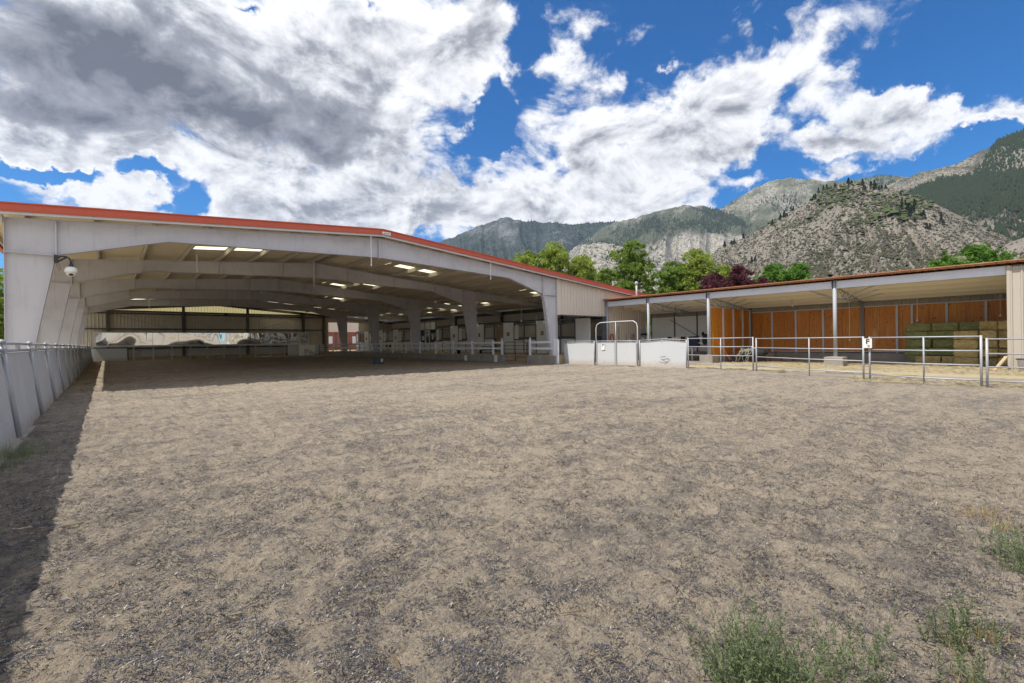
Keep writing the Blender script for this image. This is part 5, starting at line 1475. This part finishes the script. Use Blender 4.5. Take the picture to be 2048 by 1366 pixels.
cD = [(71.5, 9.0), (73.01, 10.65), (76.46, 13.08), (79.62, 13.98), (81.11, 14.39), (82.88, 14.73), (84.55, 14.95), (86.14, 15.44), (87.65, 15.93), (89.02, 16.24), (90.95, 16.76), (97, 16.9), (110, 15)]
cC = [(52, 1.0), (56.56, 4.75), (59.96, 6.35), (62.96, 8.16), (65.34, 10.18), (68.35, 11.21), (71.22, 12.66), (73.93, 13.99), (75.23, 14.83), (76.48, 15.02), (78.09, 14.84), (79.62, 14.25), (81.1, 13.59), (82.16, 12.79), (83.53, 11.86), (84.51, 11.06), (86.08, 9.69), (87.58, 8.54), (88.93, 7.33), (91.6, 5.04), (95.05, 2.42)]
cE = [(43, 4.0), (45.88, 7.48), (48.35, 9.81), (49.88, 11.4), (51.38, 11.68), (53.46, 11.46), (55.49, 10.65), (57.76, 9.36), (59.98, 7.79), (63.19, 5.61)]
cF = [(83, 3.0), (84.45, 5.01), (86.05, 6.57), (87.27, 7.25), (88.15, 7.74), (88.94, 7.98), (91.64, 8.89), (95.1, 8.52), (104, 6)]
cL = [(-40, 5), (-22, 6), (-13.79, 4.2), (-10.48, 4.5), (-8.23, 4.92), (-6.61, 4.84), (-4.88, 4.54), (-3.05, 3.77), (1.36, 2.54), (12, 1.2)]
mA = mountain('mountain', cA, 1400, 3300, M['mt_blue'], .020, 1.0, nu=560, veg=vegmap([(39, 13.5, 3.5, 1.6, -.22), (47, 11.8, 2.5, 1.4, -.12)], .68), spur=.42, jag=.35)
mA2 = mountain('mountain', cA2, 900, 2900, M['mt_rock'], .022, 2.0, nu=520, veg=vegmap([(65.5, 13.2, 3.2, 1.5, .6), (57, 12.5, 4, 1.2, .22), (63, 10.5, 4.5, 1.6, -.32), (54, 11, 3, 2, .30), (60, 13.8, 4, 1.2, .15)], .50), spur=.45, jag=.35)
mB = mountain('mountain', cB, 1500, 2900, M['mt_peak'], .016, 3.0, nu=420, veg=vegmap([(78, 15, 4, 1, .15), (69, 12, 4, 1.2, .2)], .46), spur=.35, jag=.25)
mD = mountain('mountain', cD, 620, 1500, M['mt_dark'], .020, 4.0, nu=520, veg=vegmap([(84, 12.2, 6, 1.6, .45), (88, 14.8, 4, 1.0, -.15), (79.5, 13.2, 1.8, .8, -.35), (90, 9.5, 5, 2.0, .15), (88, 15.8, 8, 1.6, .22), (80, 14, 3, 1, -.1)], .49), spur=.35, jag=.3)
mC = mountain('mountain', cC, 190, 800, M['mt_near'], .005, 5.0, nu=620, nv=170, veg=vegmap([(76, 14.3, 3.5, 1.2, .22), (80.5, 12.5, 2.2, 1.0, .18), (79.5, 11.4, 3, .9, .16), (72, 12.2, 3, .8, .10)], .42), spur=.30, jag=.12, p_=1.05)
mE = mountain('mountain', cE, 500, 1500, M['mt_rock'], .018, 6.0, nu=260, nv=80, veg=vegmap([], .34), spur=.3, jag=.3)
mF = mountain('mountain', cF, 150, 480, M['mt_near'], .006, 7.0, nu=260, nv=80, veg=vegmap([], .30), spur=.2, jag=.1)
mL = mountain('mountain', cL, 3000, 6300, M['mt_blue'], .012, 8.0, nu=260, nv=50, veg=vegmap([], .7), spur=.3, jag=.2)

# conifers: individual pines on the near hill, mass forest elsewhere
def f_needle(t):
    ob = t.n('ShaderNodeObjectInfo').outputs['Random']; n = t.noise(pos(t), .8, 3)
    c = t.mix(n.outputs[0], (.018, .027, .017), (.042, .056, .030)); return pbsdf(t, c, .9, 0, None, spec=.1)
M['needle'] = material('pine_needles', f_needle)
M['bark'] = painted('tree_bark', (.13, .10, .08), .9, .3)
def pine_crown(seed, n=7, quads=300):
    r = np.random.default_rng(seed); V = []; 
    for i in range(quads):
        h = r.random()**.8; z = 1.2 + h*6.8; rad = (1 - h)**.8 * 1.9 * r.uniform(.4, 1.1) + .1; th = r.uniform(0, 2*PI)
        c_ = np.array([rad*math.cos(th), rad*math.sin(th), z - rad*.15]); a = r.normal(0, 1, 3); a /= np.linalg.norm(a); b = np.cross(a, r.normal(0, 1, 3)); b /= np.linalg.norm(b)
        s_ = r.uniform(.28, .55)
        V += [c_ - a*s_ - b*s_*.5, c_ + a*s_ - b*s_*.5, c_ + a*s_*.7 + b*s_*.5, c_ - a*s_*.7 + b*s_*.5]
    return raw_mesh('crown', np.array(V), np.arange(len(V)).reshape(-1, 4))
pc = [pine_crown(i) for i in range(3)]
for me in pc: me.materials.append(M['needle'])
ptk = MB().cyl((0, 0, -1.0), (0, 0, 7.4), .22, 7, .05).mesh('trunk'); ptk.materials.append(M['bark'])
def ground_at(m_, azd, s_):
    i = int(np.clip((azd - m_['A'][0])/(m_['A'][-1] - m_['A'][0])*(len(m_['A'])-1), 0, len(m_['A'])-1)); j = int(np.argmin(abs(m_['s'] - s_)))
    return float(m_['X'][j, i]), float(m_['Y'][j, i]), float(m_['Z'][j, i])
rp = random.Random(12)
pine_pos = []
def pin(az_c, s_c, k, saz, ss_, lab, hs=(.7, 1.25)):
    for _ in range(k): pine_pos.append((az_c + rp.uniform(-saz, saz), min(.995, s_c + rp.uniform(-ss_, ss_)), rp.uniform(*hs), lab))
pin(75.2, .985, 7, 1.1, .01, 'pine on the left part of the near hilltop')
pin(77.6, .97, 5, .5, .02, 'pine in the first clump on the hill crest')
pin(79.2, .95, 13, .9, .04, 'pine in the big clump right of the hilltop')
pin(81.6, .90, 4, .6, .05, 'small dark pine right of the hilltop clump')
pin(82.6, .80, 16, 1.5, .10, 'pine in the grove on the near hill right shoulder')
pin(71.0, .97, 9, 1.6, .02, 'pine along the upper left ridge of the near hill')
pin(67.0, .97, 7, 1.5, .02, 'pine low on the left ridge of the near hill')
pin(68.6, .62, 2, .3, .02, 'pine on the bare grey slope of the near hill')
pin(66.0, .86, 1, .1, .02, 'single small pine on the left slope above the green trees', (.6, .7))
pin(77, .84, 5, 3.0, .08, 'scattered pine on the upper face of the near hill', (.4, .7))
NTH = ['leftmost', 'second', 'third', 'fourth', 'fifth', 'sixth', 'seventh', 'eighth', 'ninth', 'tenth', 'eleventh', 'twelfth', 'thirteenth', 'fourteenth', 'fifteenth', 'sixteenth', 'seventeenth', 'eighteenth']
pine_pos.sort(); seen_ = {}
for i, (a, s_, h_, lb) in enumerate(pine_pos):
    c_ = sum(1 for q_ in pine_pos if q_[3] == lb)
    if c_ > 1:
        k_ = seen_.get(lb, 0); seen_[lb] = k_ + 1
        lb = (NTH[k_] + ' ' + lb) if k_ == 0 else (NTH[k_] + ' from left, ' + lb)
    x, y, z = ground_at(mC, a, s_)
    t_ = thing('pine_tree', lb, 'pine', (x, y, z - .3), rp.uniform(0, 6), 'pines on the near hill'); t_.scale = (h_, h_, h_*rp.uniform(.85, 1.15))
    link('trunk', ptk, None, t_); link('crown', pc[i % 3], None, t_)
def forest(m_, n, seed, dens, size, name='pine_forest', mat='needle'):
    r = np.random.default_rng(seed); ny_, nx_ = m_['Z'].shape
    i = r.integers(0, nx_ - 1, n*4); j = r.integers(int(ny_*.25), ny_ - 12, n*4)
    k = r.random(n*4) < dens(m_['az'][j, i], m_['el'][j, i], m_['veg'][j, i], m_['X'][j, i], m_['Y'][j, i]); i, j = i[k][:n], j[k][:n]; n = len(i)
    fx, fy = r.random(n), r.random(n)
    def L(a): return (a[j, i]*(1-fx) + a[j, i+1]*fx)*(1-fy) + (a[j+1, i]*(1-fx) + a[j+1, i+1]*fx)*fy
    x, y, z = L(m_['X']), L(m_['Y']), L(m_['Z']); h = size*r.uniform(.5, 1.3, n); w = h*r.uniform(.16, .26, n); z = z - .6
    ang = r.uniform(0, PI, n); V = np.empty((n, 5, 3))
    for q_ in range(4):
        V[:, q_] = np.stack([x + w*np.cos(ang + q_*PI/2), y + w*np.sin(ang + q_*PI/2), z + h*.08], 1)
    V[:, 4] = np.stack([x, y, z + h], 1)
    b = np.arange(n)*5
    F = np.concatenate([np.stack([b + q_, b + (q_+1) % 4, b + 4], 1) for q_ in range(4)])
    o = link(name, raw_mesh(name, V.reshape(-1, 3), F), M[mat]); o['kind'] = 'stuff'
veg_d = lambda p0, g: (lambda a, e, v, X_, Y_: np.clip((fbm(X_/120., Y_/120., 4) + v - p0)*g, 0, 1))
forest(mD, 36000, 1, veg_d(1.02, 2.6), 9)
forest(mA, 12000, 2, veg_d(1.05, 3.0), 15)
forest(mA2, 9000, 3, veg_d(1.04, 3.5), 12)
forest(mB, 7000, 4, veg_d(1.0, 3), 12)
forest(mE, 1500, 6, veg_d(.85, 2.5), 10)
# low shrubs on the near hill
def f_shrub(t):
    n = t.noise(pos(t), .3, 3); c = t.mix(n.outputs[0], (.04, .04, .03), (.078, .078, .045)); return pbsdf(t, c, .9, 0, None, spec=.1)
M['shrub'] = material('hill_shrub', f_shrub)
def shrubs(m_, n, seed, dens, size, name='hill_shrubs', flat=.62):
    r = np.random.default_rng(seed); ny_, nx_ = m_['Z'].shape
    i = r.integers(0, nx_ - 1, n*4); j = r.integers(4, ny_ - 14, n*4)
    k = r.random(n*4) < dens(m_['az'][j, i], m_['el'][j, i], m_['veg'][j, i], m_['X'][j, i], m_['Y'][j, i]); i, j = i[k][:n], j[k][:n]; n = len(i)
    fx, fy = r.random(n), r.random(n)
    def L(a): return (a[j, i]*(1-fx) + a[j, i+1]*fx)*(1-fy) + (a[j+1, i]*(1-fx) + a[j+1, i+1]*fx)*fy
    x, y, z = L(m_['X']), L(m_['Y']), L(m_['Z']); w = size*r.gamma(2.2, .42, n); h = w*flat*2
    ang = r.uniform(0, PI, n); V = np.empty((n, 6, 3)); asp = r.uniform(.7, 1.6, n)
    for q_ in range(5):
        rr_ = w*r.uniform(.7, 1.3, n)
        V[:, q_] = np.stack([x + rr_*np.cos(ang + q_*2*PI/5)*asp, y + rr_*np.sin(ang + q_*2*PI/5), z - .1 + h*r.uniform(0, .35, n)], 1)
    V[:, 5] = np.stack([x, y, z + h], 1)
    b = np.arange(n)*6
    F = np.concatenate([np.stack([b + q_, b + (q_+1) % 5, b + 5], 1) for q_ in range(5)])
    o = link(name, raw_mesh(name, V.reshape(-1, 3), F), M['shrub']); o['kind'] = 'stuff'
shrubs(mC, 60000, 11, lambda a, e, v, X_, Y_: np.clip((fbm(X_/40., Y_/40., 4) + v - .86)*2.0 + .2, .32, 1), .58)
shrubs(mF, 4000, 12, lambda a, e, v, X_, Y_: np.clip((fbm(X_/30., Y_/30., 4) + v - .70)*3, .10, 1), .6)

M['shrub_green'] = material('green_hill_brush', lambda t: pbsdf(t, t.mix(t.noise(pos(t), .3, 3).outputs[0], (.045, .06, .025), (.085, .105, .04)), .9, 0, None, spec=.1))
_sh = M['shrub']; M['shrub'] = M['shrub_green']
shrubs(mC, 5500, 13, lambda a, e, v, X_, Y_: np.clip((fbm(X_/30. + 9, Y_/30., 4) + (v - .42)*2.2 - .62)*4, 0, 1) * (v > .47), 1.5)
M['shrub'] = _sh

# ------------------------------------------------------------------ broadleaf trees
def f_leaf(c1, c2, c3):
    def f(t):
        a = t.n('ShaderNodeAttribute', attribute_name='tone').outputs['Fac']
        c = t.ramp(a, [(.0, c1), (.5, c2), (1.0, c3)])
        b = t.n('ShaderNodeBsdfPrincipled'); t.l(c, b.inputs['Base Color']); b.inputs['Roughness'].default_value = .55; b.inputs['Specular IOR Level'].default_value = .25
        tr = t.n('ShaderNodeBsdfTranslucent'); t.l(c, tr.inputs[0]); mx = t.n('ShaderNodeMixShader'); mx.inputs[0].default_value = .5
        t.l(b.outputs[0], mx.inputs[1]); t.l(tr.outputs[0], mx.inputs[2]); return mx.outputs[0]
    return f
M['leaf_light'] = material('light_green_leaves', f_leaf((.15, .21, .03), (.28, .36, .06), (.41, .48, .12)))
M['leaf_mid'] = material('green_leaves', f_leaf((.085, .15, .025), (.18, .27, .045), (.30, .39, .09)))
M['leaf_dark'] = material('deep_green_leaves', f_leaf((.06, .14, .02), (.12, .25, .035), (.21, .36, .06)))
M['leaf_plum'] = material('plum_leaves', f_leaf((.045, .014, .020), (.11, .034, .045), (.21, .08, .09)))
def crown_mesh(seed, lobes, n, leaf, core=.72):
    """leaves gather in clumps near the skins of the ellipsoids (x, y, z, rx, ry, rz)"""
    r = np.random.default_rng(seed); vol = np.array([l_[3]*l_[4]*l_[5] for l_ in lobes])**.67; vol /= vol.sum()
    n = int(n*1.35); nc = max(60, n//38); P = []
    which = r.choice(len(lobes), nc, p=vol)
    d = r.normal(0, 1, (nc, 3)); d /= np.linalg.norm(d, axis=1)[:, None]; d[:, 2] = np.where(d[:, 2] < -.55, -d[:, 2], d[:, 2])
    LB = np.array(lobes)[which]; rad = core + (1 - core + .06)*r.random(nc)**.6
    cc_ = LB[:, :3] + d*LB[:, 3:6]*rad[:, None]
    cs = r.uniform(.35, .95, nc)*leaf*3.3
    wi = r.integers(0, nc, n); off = r.normal(0, 1, (n, 3)); off /= np.linalg.norm(off, axis=1)[:, None]; off *= (r.random(n)**.45)[:, None]
    pts = cc_[wi] + off*cs[wi][:, None]*np.array([1, 1, .75])
    a = r.normal(0, 1, (n, 3)); a /= np.linalg.norm(a, axis=1)[:, None]; b = np.cross(a, r.normal(0, 1, (n, 3))); b /= np.linalg.norm(b, axis=1)[:, None]
    s_ = leaf*r.uniform(.45, 1.0, n)[:, None]
    V = np.empty((n, 4, 3)); V[:, 0] = pts - a*s_; V[:, 1] = pts - b*s_*.55; V[:, 2] = pts + a*s_; V[:, 3] = pts + b*s_*.55
    me = raw_mesh('crown', V.reshape(-1, 3), np.arange(n*4).reshape(n, 4))
    tone = np.clip(.5 + r.normal(0, .16, nc)[wi] + r.normal(0, .13, n), 0, 1)
    at = me.attributes.new('tone', 'FLOAT', 'POINT'); at.data.foreach_set('value', np.repeat(tone, 4).astype(np.float32))
    return me
def trunk_mesh(seed, H, r0, spread):
    rr_ = random.Random(seed); mb = MB()
    mb.tube([(0, 0, -.4), (rr_.uniform(-.1, .1), 0, H*.25), (rr_.uniform(-.3, .3), rr_.uniform(-.3, .3), H*.5), (rr_.uniform(-.4, .4), rr_.uniform(-.4, .4), H*.85)], r0, 8, r0*.25)
    for i in range(9):
        z = H*rr_.uniform(.22, .65); th = i*2.4; L_ = spread*rr_.uniform(.5, .9)
        mb.tube([(0, 0, z), (L_*.5*math.cos(th), L_*.5*math.sin(th), z + L_*.5), (L_*math.cos(th), L_*math.sin(th), z + L_*1.1)], r0*.35, 5, r0*.08)
    return mb.mesh('trunk', True)
rt = np.random.default_rng(5)
def lobes(H, R_, n, zlo=.35, tall=1.0, seed=0):
    r = np.random.default_rng(seed); out = []
    for i in range(n):
        h = zlo + (1 - zlo)*(i + .5)/n; rr_ = R_*(1 - ((h - zlo)/(1 - zlo))**2.2)**.5*.62
        th = i*2.4 + r.uniform(-.5, .5); k = r.uniform(.38, .60)*R_
        out.append((rr_*math.cos(th), rr_*math.sin(th), H*h - k*.35, k, k, k*1.15*tall))
    out.append((0, 0, H*.62, R_*.55, R_*.55, H*.30)); out.append((0, 0, H*.84, R_*.30, R_*.30, H*.155))
    return out
def tree(x, y, H, R_, mat, label, seed, n=15000, leaf=.23, zlo=.3, nl=9, tall=1.0, name='cottonwood_tree', group=None):
    t_ = thing(name, label, 'tree', (x, y, 0), 0, group)
    part('trunk', trunk_mesh(seed, H, .16 + H*.018, R_), M['bark'], t_, world=False)
    part('crown', crown_mesh(seed, lobes(H, R_, nl, zlo, tall, seed), n, leaf), M[mat], t_, world=False)
    return t_
G = 'trees behind the barn and shed'
tree(54.0, 59.0, 16.0, 5.0, 'leaf_light', 'light green tree rising behind the red roof edge, left of its group', 31, 15000, .25, group=G)
tree(57.4, 55.4, 17.3, 5.2, 'leaf_light', 'tallest light green tree of the group behind the red roof edge', 32, 17000, .25, group=G)
tree(61.0, 51.4, 15.4, 4.2, 'leaf_light', 'light green tree on the right of the group behind the roof edge', 33, 12000, .25, group=G)
tree(49.5, 34.0, 12.9, 3.2, 'leaf_mid', 'deep green pointed tree standing alone above the end of the red roof', 34, 19000, .19, zlo=.25, nl=11, group=G)
tree(47.3, 36.6, 10.2, 1.9, 'leaf_mid', 'small green tree tucked left of the pointed one', 35, 8000, .18, group=G)
tree(60.3, 34.6, 11.6, 3.4, 'leaf_mid', 'rounded green tree behind the flue pipe', 36, 14000, .22, group=G)
tree(61.9, 32.0, 12.9, 3.8, 'leaf_light', 'broad yellow green tree right of the flue pipe', 37, 17000, .22, group=G)
tree(64.2, 29.2, 11.0, 2.6, 'leaf_light', 'yellow green tree leaning over the purple tree', 38, 11000, .22, group=G)
tree(49.6, 23.6, 7.9, 2.2, 'leaf_plum', 'purple leaved tree at the left end of the purple row', 39, 10000, .17, group=G, name='plum_tree')
tree(50.8, 21.4, 8.5, 2.2, 'leaf_plum', 'tallest purple leaved tree in front of the grey hill', 40, 11000, .17, group=G, name='plum_tree')
tree(51.6, 19.2, 7.5, 1.7, 'leaf_plum', 'low purple leaved tree beside the round green one', 41, 7000, .17, group=G, name='plum_tree')
tree(61.2, 21.6, 10.2, 2.5, 'leaf_dark', 'round green tree right of the purple trees above the shed roof', 42, 12000, .2, group=G)
tree(62.0, 19.4, 9.7, 2.0, 'leaf_dark', 'low green tree at the right foot of the round one', 43, 8000, .2, group=G)
tree(59.8, 5.9, 8.5, 2.0, 'leaf_dark', 'dark green tree top over the right end of the shed, left one', 44, 9000, .19, group=G)
tree(59.9, 3.7, 9.1, 2.3, 'leaf_dark', 'dark green tree top over the right end of the shed, right one', 45, 11000, .19, group=G)
tree(60.0, 1.0, 8.1, 1.6, 'leaf_mid', 'thin yellowish shrub top beyond the shed at the right edge', 46, 3500, .18, group=G)
tree(-8.2, 58.5, 6.6, 3.6, 'leaf_mid', 'bushy green tree outside beyond the left kick wall', 47, 9000, .2, group='trees left of the barn')
tree(-10.5, 72, 8.5, 4.6, 'leaf_mid', 'larger green tree farther away past the left edge column', 48, 9000, .24, group='trees left of the barn')
tree(-16, 49, 7.5, 3.6, 'leaf_dark', 'dark green tree far outside the left fence', 49, 8000, .22, group='trees left of the barn')
# trees and a pale house behind the viewpoint, which the long mirror shows
src = [o for o in C.objects if o.name.startswith('cottonwood_tree')]
for i, (x, y, s_) in enumerate(((-14, -22, 1.0), (-4, -30, .8), (8, -34, .9), (22, -30, .8), (36, -24, .8))):
    copy_thing(src[i % 3], (x, y, 0), i*1.3, f'green tree behind the viewpoint seen only in the mirror, {ordn[i]} from the left', (s_*.8,)*3)

# ------------------------------------------------------------------ weeds and grass in the foreground
M['weed'] = material('weed_green', f_leaf((.12, .155, .075), (.21, .26, .13), (.32, .37, .20)))
M['dry'] = material('dry_grass', f_leaf((.30, .20, .08), (.42, .31, .14), (.55, .44, .24)))
def weed_mesh(seed, n=26, H=.30, spread=.16, leafn=26, lean=.5):
    r = np.random.default_rng(seed); V = []; T = []
    def quad(p_, d, w, tone):
        sd_ = np.cross(d, r.normal(0, 1, 3)); sd_ /= (np.linalg.norm(sd_) + 1e-9); 
        V.extend([p_ - sd_*w, p_ + sd_*w, p_ + d + sd_*w*.4, p_ + d - sd_*w*.4]); T.extend([tone]*4)
    for i in range(n):
        th = r.uniform(0, 2*PI); ln = H*r.uniform(.55, 1.1); out = lean*r.uniform(.2, 1.0)
        b = np.array([r.normal(0, spread*.4), r.normal(0, spread*.4), -.01]); seg = 6; p_ = b.copy(); d = np.array([math.cos(th)*out, math.sin(th)*out, 1.0]); tone0 = r.uniform(.2, .7)
        for s_ in range(seg):
            d = d + r.normal(0, .09, 3); dn = d/np.linalg.norm(d)*ln/seg; quad(p_, dn, .0016*(1 - s_/seg*.5), tone0*.6)
            for k in range(leafn//seg + (1 if s_ > 1 else 0)):
                q_ = p_ + dn*r.random(); ld = r.normal(0, 1, 3); ld[2] = abs(ld[2])*.8 + .3; ld = ld/np.linalg.norm(ld)*r.uniform(.010, .032)*(1.25 - s_/seg*.7); quad(q_, ld, .0022 + .0016*r.random(), np.clip(tone0 + r.normal(0, .18), 0, 1))
            p_ = p_ + dn
    me = raw_mesh('weed', np.array(V), np.arange(len(V)).reshape(-1, 4)); at = me.attributes.new('tone', 'FLOAT', 'POINT'); at.data.foreach_set('value', np.array(T, np.float32)); return me
def grass_mesh(seed, n, H, spread):
    r = np.random.default_rng(seed); V = []; T = []
    for i in range(n):
        b = np.array([r.normal(0, spread), r.normal(0, spread), -.01]); th = r.uniform(0, 2*PI); L_ = H*r.uniform(.5, 1.2); o_ = r.uniform(.2, 1.2)
        d = np.array([math.cos(th)*o_, math.sin(th)*o_, 1.0]); d /= np.linalg.norm(d); s_ = np.array([-math.sin(th), math.cos(th), 0])*.0022
        V += [b - s_, b + s_, b + d*L_ + s_*.2, b + d*L_ - s_*.2]; T += [r.uniform(.2, .9)]*4
    me = raw_mesh('tuft', np.array(V), np.arange(len(V)).reshape(-1, 4)); at = me.attributes.new('tone', 'FLOAT', 'POINT'); at.data.foreach_set('value', np.array(T, np.float32)); return me
def weed(x, y, seed, label, s=1.0, dry=0, **k):
    t_ = thing('weed_plant', label, 'weed', (x, y, float(sand_h(np.array([x]), np.array([y]))[0])), 0, 'weeds along the near right edge'); t_.scale = (s, s, s)
    part('foliage', weed_mesh(seed, **k), M['weed'], t_, world=False)
    if dry: part('leaves', grass_mesh(seed + 50, dry, .10, .05), M['dry'], t_, world=False)
weed(2.02, .86, 1, 'bushy green weed at the bottom edge, left of the row', n=60, H=.28, leafn=34)
weed(2.16, .72, 2, 'bushy green weed second from the left at the bottom edge', n=60, H=.25, leafn=34)
weed(2.22, .90, 3, 'tall feathery green weed in the middle of the bottom clump', n=46, H=.30, leafn=34)
weed(2.42, .62, 4, 'sparse green weed right of the bottom clump', n=22, H=.27)
weed(2.60, .48, 5, 'thin upright weed between the bottom clump and the dry based one', n=9, H=.30)
weed(3.06, .30, 6, 'green weed with tan dry stalks at its foot near the right corner', n=22, H=.24, dry=60)
weed(3.22, .20, 7, 'small tan and green weed right of the dry based one', n=12, H=.22, dry=50)
weed(4.28, .10, 8, 'dense blue green weed cut by the right edge', n=40, H=.30, dry=30)
weed(4.55, .12, 9, 'dense green weed just behind the one at the right edge', n=24, H=.26)
weed(2.75, .22, 10, 'small green weed in the lower right corner', n=14, H=.22, dry=20)
gt_ = thing('grass_tuft', 'green grass tuft growing against the foot of the grey kick wall', 'grass tuft', (-.98, 9.3, 0)); part('leaves', grass_mesh(60, 700, .22, .20), M['weed'], gt_, world=False)
gt_ = thing('grass_tuft', 'second small grass tuft at the foot of the grey kick wall, nearer', 'grass tuft', (-1.02, 8.6, 0)); part('leaves', grass_mesh(61, 260, .16, .12), M['weed'], gt_, world=False)
gt_ = thing('grass_tuft', 'faint green sprout on the open sand left of centre', 'grass tuft', (1.66, 4.45, 0)); part('leaves', grass_mesh(62, 70, .06, .05), M['weed'], gt_, world=False)
gt_ = thing('grass_tuft', 'small green tuft under the pipe panel at the straw edge', 'grass tuft', (22.3, 7.6, 0)); part('leaves', grass_mesh(63, 160, .22, .10), M['weed'], gt_, world=False)
gt_ = thing('dry_tuft', 'yellow dry grass tuft on the sand near the right edge', 'grass tuft', (5.45, .35, 0)); part('leaves', grass_mesh(64, 160, .10, .10), M['dry'], gt_, world=False)
gt_ = thing('dry_tuft', 'small yellow dry grass tuft beside the larger one', 'grass tuft', (5.2, .22, 0)); part('leaves', grass_mesh(65, 60, .12, .05), M['dry'], gt_, world=False)
# thin dry stalks lying on the sand
for i, (x, y, a, L_) in enumerate(((.42, 2.95, .3, .28), (1.05, 2.1, 1.4, .12), (1.9, 1.7, -.6, .14), (3.1, 2.0, .9, .16), (-.5, 5.4, .1, .7), (.75, 4.1, -.3, .2))):
    z = float(sand_h(np.array([x]), np.array([y]))[0]) + .012
    dx, dy = math.cos(a)*L_/2, math.sin(a)*L_/2
    tag(link('dry_stalk', MB().tube([(x - dx, y - dy, z), (x + dy*.12, y - dx*.12, z + .008), (x + dx, y + dy, z + .004)], .0028, 5).mesh('dry_stalk'), M['dry']),
        ['pale curved stalk lying on the sand at the lower left', 'short pale stalk on the near sand left of centre', 'short pale stalk on the sand near the bottom centre', 'pale stalk on the sand before the right weeds', 'long pale stem lying in the shade of the kick wall', 'pale twig on the sunlit sand left of centre'][i], 'stalk', 'dry stalks on the sand')

# ------------------------------------------------------------------ air
def f_haze(m):
    m.use_nodes = True; nt = m.node_tree; nt.nodes.clear()
    v = nt.nodes.new('ShaderNodeVolumePrincipled'); v.inputs['Color'].default_value = (.50, .70, 1.0, 1); v.inputs['Density'].default_value = 6e-5; v.inputs['Anisotropy'].default_value = .3
    o = nt.nodes.new('ShaderNodeOutputMaterial'); nt.links.new(v.outputs[0], o.inputs['Volume'])
hz = bpy.data.materials.new('air_haze'); f_haze(hz)
o = link('haze', MB().box(-9300, 9300, -9300, 9300, -4.0, 960).mesh('haze'), hz); o['kind'] = 'stuff'
